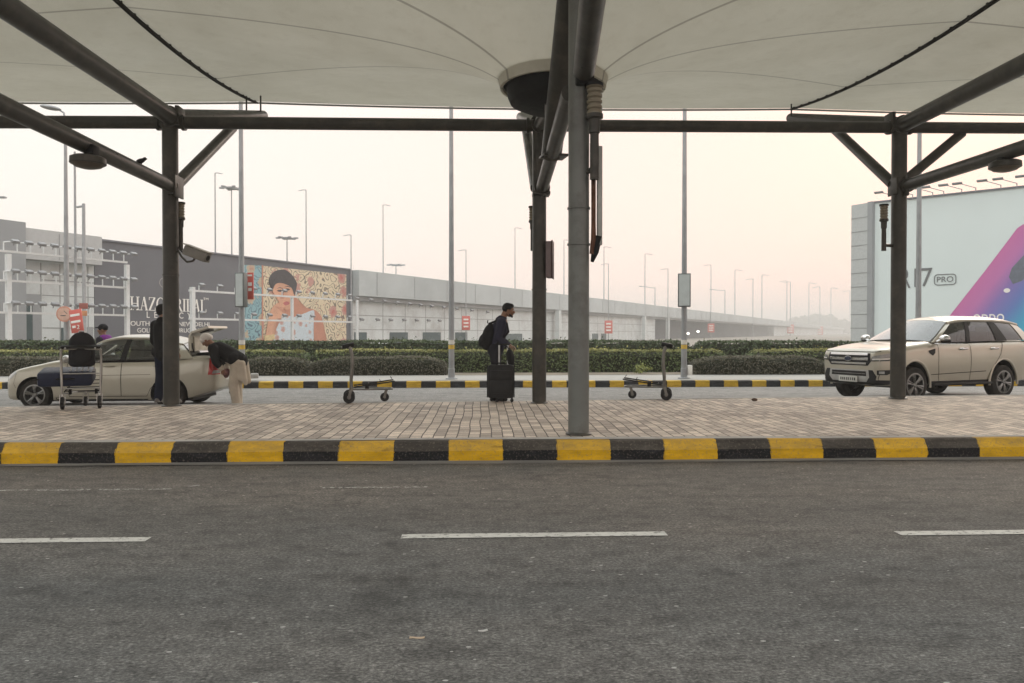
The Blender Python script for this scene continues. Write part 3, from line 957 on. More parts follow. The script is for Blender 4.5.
for z, w, h in ((.30, .13, .05), (.05, .11, .10), (-.10, .10, .09)): MB().box((0, -.018, z), (w, .008, h)).build("lettering", m_whiteink, t)
t = empty("junction_box", P(689.5, 370, PY_), 0, "small white junction box on the lightbox post foot", "box")
MB().box((0, -.02, 0), (.13, .12, .28), None, .012).build("body", m_whiteink, t)
t = empty("kerb_stone", P(254.5, 378, FK + .5), 0, "loose pale stone block lying on the far kerb by the bending man", "stone")
MB().box((0, 0, .06), (.22, .18, .14), .3, .03).build("block", m_conc, t)

# signs far left
t = empty("round_sign", P(64.5, 314, 27.7), 0, "round pale red sign on the far left lamp post", "sign")
MB().tube((0, .01, 0), (0, -.025, 0), .285, n=32).build("disc", mat("faded_red", (.55, .26, .19), .6), t)
MB().tube((0, -.026, 0), (0, -.034, 0), .235, n=32).build("disc_face", mat("faded_disc", (.58, .37, .29), .6), t)
MB().box((-.03, -.04, -.055), (.18, .01, .03)).build("mark", m_boxdark, t)
MB().box((.06, -.04, .06), (.16, .01, .02), Euler((0, rad(45), 0)).to_matrix()).build("mark", m_boxdark, t)
t = empty("direction_sign", P(76.5, 321, 27.6), rad(-14), "tilted red direction board with white lines by the round sign", "sign")
rt = Euler((0, rad(-8), 0)).to_matrix()
MB().box((0, 0, 0), (.52, .03, .84), rt, .005).build("panel", m_red, t)
for z, w in ((.22, .40), (-.02, .40), (-.2, .14)): MB().box(rt @ Vector((-.02 if w > .2 else -.12, -.02, z)), (w, .01, .085), rt).build("lettering", m_whiteink, t)
o = text_obj("lettering", "2", m_whiteink, t, .04, .14, -.29, -.14, -.03)
t = empty("small_sign", P(83.5, 306, 29.0), 0, "small dark red plate on the thin post behind the red board", "sign")
MB().box((0, 0, 0), (.32, .03, .22), None, .004).build("panel", mat("brown_red", (.30, .10, .08), .6), t)
MB().box((0, 0, -.28), (.26, .03, .2), None, .004).build("panel", mat("sign_orange", (.55, .25, .12), .6), t)

# ================================================================== long wall of billboards and hall (runs off to the right into the haze)
A0 = P(95, 341, 52.5); A0.z = FZ - .05
vd = ray(886, 333); WD = Vector((vd.x, vd.y, 0)).normalized(); WN = Vector((WD.y, -WD.x, 0))
WRZ = math.atan2(WD.y, WD.x)
def wl_(px, py, off=0.):
    q = PL(px, py, A0 + WN * off, WN) - A0
    return q.dot(WD), q.z
m_panel_l = mat("white_cladding", (.56, .60, .60), .6, var=.06, vs=.4, dirt=(.38, .38, .37), ds=.3)  # cool tint of the haze is mixed into the white
m_wallgrey = mat("grey_cladding", (.26, .275, .285), .55, var=.08, vs=.5)
m_bbdark = mat("charcoal_vinyl", (.10, .106, .122), .5, var=.06, vs=.5)  # bluish cast of hazy air is put into this charcoal
m_bbframe = mat("billboard_edge", (.13, .14, .16), .5)
m_winglass = mat("dull_window", (.055, .085, .09), .25, var=.15, vs=.4)
m_seam = mat("panel_seam", (.24, .25, .25), .8)
m_parapet = mat("road_parapet", (.42, .455, .46), .8, var=.10, vs=.12, dirt=(.33, .36, .365), ds=.08)
def wbox(mb, x0, x1, z0, z1, y0, y1):
    mb.box(((x0 + x1) / 2, (y0 + y1) / 2, (z0 + z1) / 2), (abs(x1 - x0), abs(y1 - y0), abs(z1 - z0)))
    return mb
ZT = wl_(95, 240)[1]
# --- terminal building at the left end
tb = empty("terminal_building", A0, WRZ, "white panelled building left of the charcoal jewellery billboard", "building")
xa, xb = wl_(-70, 300)[0], -.05
z1 = wl_(50, 262)[1]
wbox(MB(), xa, xb, 0, z1, 0, 9).build("wall", m_panel_l, tb, smooth=None)
wbox(MB(), wl_(16, 240)[0], xb, z1 + .004, ZT + .15, -.9, 9).build("parapet", mat("parapet_grey", (.40, .41, .41), .7, var=.06), tb, smooth=None)
wbox(MB(), xa, wl_(15.5, 240)[0], 0.01, ZT + .45, -1.1, -.005).build("grey_fin", m_wallgrey, tb, smooth=None)
mb = MB()
for px in (41, 60, 75, 88): x = wl_(px, 300)[0]; wbox(mb, x - .03, x + .03, .2, z1 - .1, -.012, -.002)
for py in (281, 296, 328): z = wl_(60, py)[1]; wbox(mb, wl_(42, 300)[0], xb, z - .03, z + .03, -.014, -.003)
mb.build("seams", m_seam, tb, smooth=None)
x = wl_(51, 245)[0]; wbox(MB(), x - .03, x + .03, z1 + .1, ZT, -.915, -.895).build("seams", m_seam, tb, smooth=None)
w0, w1, w2 = wl_(17, 300)[0], wl_(32, 300)[0], wl_(41, 300)[0]
wbox(MB(), w0, w2, .1, wl_(30, 294)[1], -.03, -.004).build("grey_panel", m_wallgrey, tb, smooth=None)
wbox(MB(), w0 + .3, w1, .1, wl_(24, 302)[1], -.06, -.031).build("window", m_winglass, tb, smooth=None)
wbox(MB(), wl_(61, 330)[0], wl_(68, 330)[0], .1, wl_(64, 328)[1], -.05, -.02).build("window", m_winglass, tb, smooth=None)
wbox(MB(), wl_(87, 330)[0], xb - .1, .1, wl_(90, 327)[1], -.05, -.02).build("window", m_wallgrey, tb, smooth=None)

# --- charcoal billboard with lettering and poster
bb = empty("billboard", A0, WRZ, "long charcoal jewellery billboard with white lettering and floral portrait poster", "billboard")
xe = wl_(350, 300)[0]
wbox(MB(), 0, xe, .0, ZT, 0, .5).build("panel", m_bbdark, bb, smooth=None)
mb = MB()
wbox(mb, -.02, xe + .05, ZT, ZT + .12, -.12, .6); wbox(mb, xe - .02, xe + .25, 0, ZT, -.1, .55)
mb.build("frame", m_bbframe, bb, smooth=None)
# serif lettering built from strokes (unit cell 1 high)
def seg(x0, y0, x1, y1, w):
    d = Vector((x1 - x0, y1 - y0)); d.normalize(); nn = Vector((-d.y, d.x)) * (w / 2)
    return [(x0 + nn.x, y0 + nn.y), (x0 - nn.x, y0 - nn.y), (x1 - nn.x, y1 - nn.y), (x1 + nn.x, y1 + nn.y)]
def hb_(x, y, w): return [(x - w / 2, y), (x + w / 2, y), (x + w / 2, y + .045), (x - w / 2, y + .045)]
T_, t_ = .15, .05
GL = {
 'H': (.86, [seg(.17, 0, .17, 1, T_), seg(.69, 0, .69, 1, T_), seg(.17, .5, .69, .5, t_), hb_(.17, 0, .32), hb_(.17, .955, .32), hb_(.69, 0, .32), hb_(.69, .955, .32)]),
 'A': (.82, [seg(.14, 0, .41, 1, t_), seg(.66, 0, .41, 1, T_), seg(.24, .33, .6, .33, t_), hb_(.14, 0, .26), hb_(.66, 0, .30)]),
 'Z': (.72, [seg(.12, .03, .6, .97, T_), hb_(.36, 0, .6), hb_(.36, .955, .6), seg(.64, 0, .64, .22, t_), seg(.08, .78, .08, 1, t_)]),
 'R': (.82, [seg(.17, 0, .17, 1, T_), hb_(.17, 0, .32), hb_(.15, .955, .28), seg(.17, .975, .45, .975, t_), seg(.17, .5, .45, .5, t_), seg(.45, .98, .58, .86, .08), seg(.59, .9, .59, .6, .13), seg(.57, .62, .44, .5, .08), seg(.42, .5, .72, 0, .13), hb_(.76, 0, .16)]),
 'I': (.40, [seg(.2, 0, .2, 1, T_), hb_(.2, 0, .34), hb_(.2, .955, .34)]),
 'L': (.68, [seg(.17, 0, .17, 1, T_), hb_(.17, .955, .32), hb_(.34, 0, .6), seg(.62, 0, .62, .24, t_)]),
 'O': (.9, None)}
def serif(body, x0, x1, z0, z1, y, m, parent):
    w = sum(GL[c][0] for c in body); k = (x1 - x0) / w; h = z1 - z0; cx = 0
    mb = MB()
    f = lambda a, b: (x0 + (cx + a) * k, y, z0 + b * h)
    for c in body:
        adv, st = GL[c]
        if st:
            for i, s in enumerate(st): mb.prism([(p[0], p[1] - .003 * i, p[2]) for p in (f(*q) for q in s)], (0, .02, 0))
        else:
            n = 28
            o = [(.45 + .42 * math.cos(2 * PI * i / n), .5 + .52 * math.sin(2 * PI * i / n)) for i in range(n)]
            q = [(.45 + .27 * math.cos(2 * PI * i / n), .5 + .47 * math.sin(2 * PI * i / n)) for i in range(n)]
            vo = [mb.bm.verts.new(f(*p)) for p in o]; vq = [mb.bm.verts.new(f(*p)) for p in q]
            mb.bridge(vo, vq)
        cx += adv
    return mb.build("lettering", m, parent, smooth=None)
lx0, lx1 = wl_(129.5, 305)[0], wl_(206, 305)[0]
serif("HAZOORILAL", lx0, lx1, wl_(165, 311)[1], wl_(165, 298)[1], -.06, m_whiteink, bb)
text_obj("lettering", "L E G A C Y", m_whiteink, bb, wl_(146.5, 315)[0], wl_(191, 315)[0], wl_(165, 318.2)[1], wl_(165, 312)[1], -.04, 1.25)
text_obj("lettering", "SOUTH EXTN. II, NEW DELHI", m_whiteink, bb, wl_(127, 324)[0], wl_(209, 324)[0], wl_(165, 326.7)[1], wl_(165, 321.6)[1], -.04)
text_obj("lettering", "GOLF ROAD, GURUGRAM", m_whiteink, bb, wl_(137, 330)[0], wl_(201, 330)[0], wl_(165, 333.2)[1], wl_(165, 328.2)[1], -.04)
text_obj("lettering", "TM", m_whiteink, bb, wl_(203, 299)[0], wl_(208, 299)[0], wl_(205, 300)[1], wl_(205, 297.8)[1], -.04)
# ringed emblem above the name, mostly behind the column
c0, cz = wl_(166, 283); rr_ = wl_(173, 283)[0] - c0
mb = MB(); n = 40
va = [mb.bm.verts.new((c0 + rr_ * math.cos(2 * PI * i / n), -.04, cz + rr_ * .72 * math.sin(2 * PI * i / n))) for i in range(n)]
vb = [mb.bm.verts.new((c0 + rr_ * .9 * math.cos(2 * PI * i / n), -.04, cz + rr_ * .62 * math.sin(2 * PI * i / n))) for i in range(n)]
mb.bridge(va, vb); mb.build("emblem_ring", mat("silver_ink", (.30, .29, .27), .5), bb, smooth=None)
# poster
def floral(name, base, vine, petals, sc):
    m, nt, b = nodes_of(name)
    t = nt.nodes.new("ShaderNodeTexCoord")
    sp = N(nt, "ShaderNodeSeparateXYZ"); nt.links.new(t.outputs["Object"], sp.inputs[0])
    cb = N(nt, "ShaderNodeCombineXYZ"); nt.links.new(sp.outputs["X"], cb.inputs[0]); nt.links.new(sp.outputs["Z"], cb.inputs[1])
    n1 = noise(nt, cb.outputs[0], .8 * sc, 1, .4)
    ln = math_n(nt, 'ABSOLUTE', math_n(nt, 'SUBTRACT', math_n(nt, 'FRACT', math_n(nt, 'MULTIPLY', n1, 9.)), .5))
    c = mixc(nt, ramp(nt, ln, [(.08, 1.), (.16, 0.)]), base, vine)
    v = N(nt, "ShaderNodeTexVoronoi"); v.inputs["Scale"].default_value = .62 * sc; v.inputs["Randomness"].default_value = .6
    nt.links.new(cb.outputs[0], v.inputs["Vector"])
    nz = noise(nt, cb.outputs[0], 3.2 * sc, 2)
    dd = math_n(nt, 'ADD', v.outputs["Distance"], math_n(nt, 'MULTIPLY', math_n(nt, 'SUBTRACT', nz, .5), .5))
    fl = ramp(nt, dd, [(.33, 1.), (.38, 0.)])
    c = mixc(nt, fl, c, mixc(nt, ramp(nt, dd, [(.08, 0.), (.25, 1.)]), petals[0], petals[1]))
    v2 = N(nt, "ShaderNodeTexVoronoi"); v2.inputs["Scale"].default_value = 2.3 * sc
    nt.links.new(cb.outputs[0], v2.inputs["Vector"])
    c = mixc(nt, math_n(nt, 'MULTIPLY', math_n(nt, 'LESS_THAN', v2.outputs["Distance"], .2), .8), c, petals[2])
    nt.links.new(c, b.inputs["Base Color"]); b.inputs["Roughness"].default_value = .5
    return m
def wpoly(name, pts, off, m, smooth_n=0):
    q = [wl_(px, py) for px, py in pts]
    if smooth_n:
        qq = []
        n = len(q)
        for i in range(n):
            p0, p1, p2, p3 = (Vector(q[(i + k) % n]) for k in (-1, 0, 1, 2))
            for j in range(smooth_n):
                u = j / smooth_n
                qq.append(tuple(.5 * ((2 * p1) + (p2 - p0) * u + (2 * p0 - 5 * p1 + 4 * p2 - p3) * u * u + (3 * p1 - p0 - 3 * p2 + p3) * u ** 3)))
        q = qq
    mb = MB(); mb.prism([(x, -off, z) for x, z in q], (0, .012, 0))
    bmesh.ops.triangulate(mb.bm, faces=[f for f in mb.bm.faces if len(f.verts) > 4])
    return mb.build(name, m, bb, smooth=None)
Z_ = lambda a, b: (240 + a / 7.59, 255 + b / 7.59)
m_flor = floral("cream_floral_print", (.62, .53, .37), (.15, .13, .10), ((.45, .12, .10), (.45, .24, .20), (.40, .20, .15)), 1.)
m_teal = floral("teal_floral_print", (.20, .37, .41), (.06, .12, .17), ((.40, .20, .15), (.42, .34, .24), (.10, .22, .28)), 1.2)
m_skin_p = mat("printed_skin", (.58, .31, .20), .5, var=.28, vs=.55)
m_skin_s = mat("printed_skin_deep", (.45, .20, .13), .5, var=.12, vs=.9)
m_hair_p = mat("printed_hair", (.055, .05, .055), .5, var=.2)
m_dress = floral("pale_blue_print", (.52, .62, .68), (.46, .50, .54), ((.42, .22, .20), (.48, .32, .28), (.52, .5, .5)), 2.2)
m_lip = mat("printed_lips", (.42, .10, .10), .5)
wpoly("poster_strip", [Z_(15, 75), Z_(165, 80), Z_(165, 700), Z_(15, 700)], .03, m_teal)
wpoly("poster_ground", [Z_(170, 82), Z_(805, 148), Z_(805, 700), Z_(170, 700)], .03, m_flor)
wpoly("poster_border", [Z_(163, 78), Z_(174, 79), Z_(174, 700), Z_(163, 700)], .045, m_skin_s)
wpoly("poster_hair", [Z_(232, 255), Z_(215, 190), Z_(250, 130), Z_(330, 110), Z_(390, 150), Z_(425, 205), Z_(425, 250), Z_(395, 330), Z_(330, 300), Z_(260, 300)], .06, m_hair_p, 5)
wpoly("poster_figure", [Z_(400, 300), Z_(440, 350), Z_(500, 400), Z_(560, 415), Z_(610, 460), Z_(630, 540), Z_(625, 690), Z_(210, 690), Z_(250, 560), Z_(290, 470), Z_(340, 420)], .07, m_skin_s, 3)
wpoly("poster_dress", [Z_(290, 520), Z_(335, 455), Z_(410, 470), Z_(490, 440), Z_(545, 420), Z_(560, 440), Z_(550, 560), Z_(530, 700), Z_(270, 700), Z_(262, 600)], .085, m_dress, 4)
wpoly("poster_face", [Z_(240, 270), Z_(262, 215), Z_(310, 205), Z_(370, 225), Z_(400, 270), Z_(400, 340), Z_(380, 400), Z_(350, 415), Z_(315, 390), Z_(285, 350), Z_(262, 310)], .10, m_skin_p, 5)
wpoly("poster_hair_front", [Z_(236, 275), Z_(240, 215), Z_(280, 170), Z_(360, 180), Z_(415, 240), Z_(405, 300), Z_(385, 250), Z_(340, 222), Z_(290, 212), Z_(258, 228)], .115, m_hair_p, 4)
for a, b in ((295, 272), (352, 262)):
    wpoly("poster_eye", [Z_(a - 20, b), Z_(a - 5, b - 8), Z_(a + 14, b - 6), Z_(a + 20, b + 3), Z_(a, b + 8)], .115, m_hair_p, 3)
    wpoly("poster_brow", [Z_(a - 24, b - 16), Z_(a, b - 27), Z_(a + 24, b - 20), Z_(a + 24, b - 15), Z_(a, b - 21)], .115, m_hair_p)
wpoly("poster_nose", [Z_(318, 270), Z_(324, 272), Z_(330, 325), Z_(306, 332), Z_(302, 322)], .112, m_skin_s, 3)
wpoly("poster_lips", [Z_(322, 365), Z_(345, 352), Z_(368, 360), Z_(362, 376), Z_(335, 382)], .115, m_lip, 4)
wpoly("poster_hand", [Z_(222, 430), Z_(250, 385), Z_(290, 360), Z_(330, 380), Z_(345, 410), Z_(320, 420), Z_(335, 445), Z_(300, 480), Z_(255, 480), Z_(225, 470)], .125, m_skin_p, 4)
for k in range(4): wpoly("poster_finger", [Z_(262 + 15 * k, 392 + 10 * k), Z_(330 + 4 * k, 400 + 13 * k), Z_(330 + 4 * k, 405 + 13 * k), Z_(262 + 15 * k, 398 + 10 * k)], .135, m_skin_s)
wpoly("poster_forearm", [Z_(222, 460), Z_(270, 470), Z_(258, 560), Z_(245, 640), Z_(195, 640), Z_(195, 560)], .12, m_skin_p, 3)
wpoly("poster_bangle", [Z_(178, 612), Z_(255, 600), Z_(258, 640), Z_(178, 655)], .13, mat("printed_gold", (.58, .46, .24), .4), 0)

# --- floodlight gantries in front of the wall
m_white = mat("white_paint", (.62, .64, .64), .5, var=.06)
m_flood = mat("floodlight_body", (.20, .205, .21), .5, var=.2)
def floods(parent, spots):
    for x, y, z, k in spots:
        mb = MB().box((x, y - .32 * k, z + .02), (.62 * k, .42 * k, .26 * k), Euler((rad(28), 0, 0)).to_matrix(), .03)
        mb.tube((x, y, z - .3 * k), (x, y - .2 * k, z), .04 * k, n=6)
        mb.build("floodlight", m_flood, parent, smooth=30)
OFF = 5.0
g1 = empty("floodlight_gantry", A0, WRZ, "white gantry with three rows of floodlights before the white panelled building", "gantry", "white floodlight gantries")
def gp(px, py): return wl_(px, py, OFF)
for px in (-58, 8.5, 127):
    x = gp(px, 300)[0]
    MB().box((x, -OFF, gp(8, 254)[1] / 2), (.24, .24, gp(8, 254)[1])).build("gantry_post", m_white, g1, smooth=None)
for (pa, ya_), (pb, yb) in (((2, 251.4), (127, 262)), ((2, 280.6), (127, 287.6)), ((2, 312.4), (127, 315.4))):
    xa_, za = gp(pa, ya_); xb_, zb = gp(pb, yb); xs = gp(-58, 300)[0]
    z = (za + zb) / 2
    MB().box(((xs + xb_) / 2, -OFF, z), (xb_ - xs, .12, .12)).build("rail", m_white, g1, smooth=None)
    n = 11
    for i in range(n):
        x = gp(4, 300)[0] + (gp(124, 300)[0] - gp(4, 300)[0]) * i / (n - 1)
        mb = MB().tube((x, -OFF, z), (x, -OFF - .0, z + .52), .04, n=6); mb.tube((x, -OFF, z + .5), (x + .35, -OFF - .35, z + .56), .04, n=6); mb.build("bracket", m_white, g1)
    floods(g1, [(gp(4, 300)[0] + (gp(124, 300)[0] - gp(4, 300)[0]) * i / (n - 1) + .35, -OFF - .3, z + .52, .66) for i in range(n)])
g2 = empty("floodlight_gantry", A0, WRZ, "white gantry with two rails of floodlights before the floral poster", "gantry", "white floodlight gantries")
x = gp(192.5, 300)[0]; zt = gp(192, 287)[1]
MB().box((x, -OFF, zt / 2), (.28, .26, zt)).build("gantry_post", m_white, g2, smooth=None)
for px, zt2 in ((293, gp(293, 296)[1]), (358, gp(358, 300)[1])):
    MB().box((gp(px, 310)[0], -OFF + .1, zt2 / 2), (.17, .2, zt2)).build("gantry_post", m_white, g2, smooth=None)
for ya_, yb in ((291.5, 299.6), (317, 323.4)):
    xa_, za = gp(192, ya_); xb_, zb = gp(350, yb)
    z = (za + zb) / 2
    MB().box(((xa_ + xb_) / 2, -OFF, z), (xb_ - xa_ + .5, .13, .14)).build("rail", m_white, g2, smooth=None)
    n = 11; xs = [xa_ + .6 + (xb_ - xa_ - 1) * i / (n - 1) for i in range(n)]
    for q in xs: MB().tube((q, -OFF, z), (q, -OFF, z + .42), .04, n=6).build("bracket", m_white, g2)
    floods(g2, [(q, -OFF - .1, z + .42, .66) for q in xs])

# --- hall under the elevated road, running away to the right
eh = empty("elevated_road_hall", A0, WRZ, "long pale hall under the elevated road, fading into haze behind the hedges", "building")
x2 = xe + .35
xu0, xu1, xend = wl_(655, 330)[0], wl_(776, 330)[0], wl_(860, 330)[0]
zp = wl_(400, 296.5)[1]; zp = (zp + wl_(560, 312)[1]) / 2
wbox(MB(), x2, xend + 200, zp, ZT, -.9, 14).build("parapet", m_parapet, eh, smooth=None)
wbox(MB(), x2, xend + 200, zp - .5, zp - .004, -.5, 14).build("deck_edge", m_wallgrey, eh, smooth=None)
wbox(MB(), x2 + .02, xu0, 0, zp - .504, 0, 13).build("wall", m_panel_l, eh, smooth=None)
wbox(MB(), xu0 + .02, xu1, 0, zp - .505, 4, 13).build("recess_wall", mat("underpass_shade", (.15, .165, .18), .8, var=.1, vs=.1), eh, smooth=None)  # dimness of the under-bridge opening is put into this wall colour
wbox(MB(), xu1 + .02, xend + 200, 0, zp - .505, 1, 13).build("wall", m_panel_l, eh, smooth=None)
mb = MB()
k = 0; x = x2 + 1
while x < xu0:
    wbox(mb, x - .04, x + .04, .1, zp - .55, -.016, -.002); x += 4.2
for z in (1.9, 3.4): wbox(mb, x2 + .1, xu0 - .1, z - .035, z + .035, -.02, -.004)
mb.build("seams", m_seam, eh, smooth=None)
mb = MB(); x = x2 + 3
while x < 330:
    wbox(mb, x - .05, x + .05, zp + .1, ZT - .1, -.93, -.89); x += 7
mb.build("parapet_joints", m_wallgrey, eh, smooth=None)
for pa, pb in ((354, 366.5), (389.5, 407.5), (422.5, 440.5), (455, 467), (497, 522), (592, 598), (601, 606)):
    a, b = wl_(pa, 335)[0], wl_(pb, 335)[0]
    zz = wl_(pa, 332.3 if pa < 480 else 334.3)[1]
    f = wbox(MB(), a, b, .1, max(zz, 1.45), -.05, -.022).build("window", m_winglass, eh, smooth=None)
for pa in (553, 640, 664):
    x = wl_(pa, 320)[0]
    wbox(MB(), x - .45, x + .45, 0, zp - .1, -1.3, -.55).build("pilaster", m_panel_l, eh, smooth=None)
fl = []
for px in (355, 369, 383, 396, 408, 419, 430, 442, 455, 470, 486, 502): fl.append((wl_(px, 298, 1.0)[0], -1.0, wl_(px, 292.5 + (px - 355) * .113, 1.)[1] - .62, .85))
for px in (361, 377, 390, 403.5, 416, 428, 439): fl.append((wl_(px, 320, .5)[0], -.35, wl_(px, 319.5 + (px - 361) * .016, .5)[1], .8))
floods(eh, fl)
# lamps lit under the elevated road
m_lit, nt, b = nodes_of("lit_lamp"); b.inputs["Emission Color"].default_value = (1, .93, .8, 1); b.inputs["Emission Strength"].default_value = 6
for px, py in ((688, 333.5), (698, 331.5)):
    q = PL(px, py, A0 + WN * 2.5, WN)
    o = MB().ball(q, (.36, .25, .28), 2).build("floodlight_lamp", m_lit)
    tag(o, "small lit lamp glowing under the elevated road" , "lamp", "lamps lit under the elevated road")

# ================================================================== billboard building at right
vr = ray(-353, 333); RD = -Vector((vr.x, vr.y, 0)).normalized()
B0 = P(873, 341, 49.0); B0.z = FZ - .05
RN = Vector((-RD.y, RD.x, 0))
if RN.dot(-B0) < 0: RN = -RN
RRZ = math.atan2(RD.y, RD.x)
def rl(px, py, off=0.):
    q = PL(px, py, B0 + RN * off, RN) - B0
    return q.dot(RD), q.z
sgn = -1 if Vector((-RD.y, RD.x, 0)).dot(RN) < 0 else 1
rb = empty("billboard_hall", B0, RRZ, "big white hall at right bearing the phone advertisement with R17 PRO", "building")
zr = rl(950, 195.3)[1]
m_bbw = mat("white_vinyl", (.62, .70, .70), .5, var=.025, vs=.3)  # white face with the blue of the haze painted in
yo = lambda d: sgn * d            # outwards, towards the viewer
wbox(MB(), .05, 60, 0, zr, -sgn * 12, 0).build("panel", m_bbw, rb, smooth=None)
wbox(MB(), -.02, 60, zr + .003, zr + .12, -sgn * 12, yo(.08)).build("coping", m_bbframe, rb, smooth=None)
# return wall with boarded courses
dl = P(853, 320, 50.3); dl.z = B0.z
ed = (dl - B0); ew = ed.length; ea = math.atan2(ed.y, ed.x) - RRZ
rotm = Matrix.Rotation(ea, 4, 'Z')
zs = P(863, 204, 49.6).z - B0.z
mb = MB(); mb.box((ew / 2, 0, zs / 2), (ew, .5, zs)); mb.bm.transform(rotm); mb.build("side_wall", mat("boarded_grey", (.42, .44, .44), .6, var=.05), rb, smooth=None)
mb = MB()
for k in range(1, 11): mb.box((ew / 2, 0, zs * k / 11), (ew + .02, .53, .05))
mb.bm.transform(rotm); mb.build("board_joints", m_seam, rb, smooth=None)
mb = MB(); mb.box((.1, 0, zs / 2), (.35, .56, zs + .1)); mb.bm.transform(rotm); mb.build("corner_trim", m_wallgrey, rb, smooth=None)
def rpoly(name, pts, off, m, n=0):
    q = [rl(px, py) for px, py in pts]
    mb = MB(); mb.prism([(x, yo(off), z) for x, z in q], (0, -yo(.012), 0))
    return mb.build(name, m, rb, smooth=None)
m_ink = mat("grey_ink", (.12, .13, .135), .5)
a, b = rl(898.5, 280)[0], rl(911.5, 280)[0]
LY = yo(.04)
def rtext(body, p0, p1, pz0, pz1, m, sp=1.):
    pm = (p0 + p1) / 2
    return text_obj("lettering", body, m, rb, rl(p0, 280)[0], rl(p1, 280)[0], rl(pm, pz0)[1], rl(pm, pz1)[1], LY, sp, -yo(.015))
rtext("R", 901.5, 910.5, 288, 269, m_ink)
rtext("1", 914.5, 918.5, 287, 268.5, m_ink)
rtext("7", 921.5, 932.5, 286.5, 268, m_ink)
rtext("PRO", 937, 953.5, 282, 276.5, m_ink)
mb = MB()
(x0, za), (x1, zb) = rl(934, 285.6), rl(956.5, 273.5)
za, zb = min(za, zb), max(za, zb); rc = (zb - za) * .3; n = 6
def rrect(ins):
    pts = []
    for cx, cz, a0 in ((x1 - rc, zb - rc, 0), (x0 + rc, zb - rc, 90), (x0 + rc, za + rc, 180), (x1 - rc, za + rc, 270)):
        for i in range(n + 1):
            a = rad(a0 + 90 * i / n); pts.append((cx + (rc - ins) * math.cos(a), LY, cz + (rc - ins) * math.sin(a)))
    return [mb.bm.verts.new(p) for p in pts]
va, vb = rrect(0), rrect(.055); mb.bridge(va, vb); mb.build("lettering_box", m_ink, rb, smooth=None)
# phone picture: slanted back, pink to blue to cyan
m_ph, nt, b_ = nodes_of("phone_print")
t = nt.nodes.new("ShaderNodeTexCoord")
sp = N(nt, "ShaderNodeSeparateXYZ"); nt.links.new(t.outputs["Object"], sp.inputs[0])
p0, p1 = Vector(rl(948, 318)), Vector(rl(1022, 224))
ed_ = (p1 - p0).normalized(); nr_ = Vector((ed_.y, -ed_.x))
q0 = nr_.dot(p0); wd = nr_.dot(Vector(rl(1040, 330))) - q0
u = math_n(nt, 'DIVIDE', math_n(nt, 'SUBTRACT', math_n(nt, 'ADD', math_n(nt, 'MULTIPLY', sp.outputs["X"], nr_.x), math_n(nt, 'MULTIPLY', sp.outputs["Z"], nr_.y)), q0), wd)
nt.links.new(ramp(nt, u, [(.0, (.50, .13, .34)), (.18, (.46, .15, .38)), (.36, (.20, .14, .40)), (.56, (.10, .17, .44)), (.78, (.04, .33, .52)), (1., (.08, .46, .50))]), b_.inputs["Base Color"])
b_.inputs["Roughness"].default_value = .4
rpoly("phone_picture", [(930, 341), (948, 318), (985, 271), (1010, 238), (1017, 228.5), (1023, 224.5), (1120, 208), (1120, 352)], .03, m_ph)
rpoly("phone_lens_bar", [(1009, 277), (1012, 268), (1040, 238), (1050, 240), (1050, 255), (1022, 281), (1013, 284)], .045, mat("lens_bar_print", (.11, .13, .17), .4))
mb = MB(); cx, cz = rl(1007, 290.5); kx = rl(1010.3, 290)[0] - cx; kz = rl(1007, 288.3)[1] - cz
mb.prism([(cx + kx * math.cos(2 * PI * i / 20), yo(.045), cz + kz * math.sin(2 * PI * i / 20)) for i in range(20)], (0, -yo(.01), 0)); mb.build("flash_dot", m_whiteink, rb, smooth=None)
rtext("oppo", 973.5, 1004.5, 325.5, 314, m_whiteink)
# floodlights on arms over the coping
for px in (897, 913, 933, 944, 962, 976, 1001, 1017, 1040):
    x = rl(px, 200)[0]
    mb = MB(); mb2 = MB(); mb.tube((x, yo(.1), zr), (x, yo(.1), zr + .3), .03, n=6); mb.tube((x, yo(.1), zr + .28), (x - .7, yo(.9), zr + .5), .025, n=6)
    mb2.box((x - .85, yo(1.05), zr + .51), (.55, .25, .08), Euler((rad(sgn * 15), 0, 0)).to_matrix(), .02)
    q = mb.build("lamp_arm", m_galv, rb); mb2.build("lamp_head", m_flood, q, smooth=None)

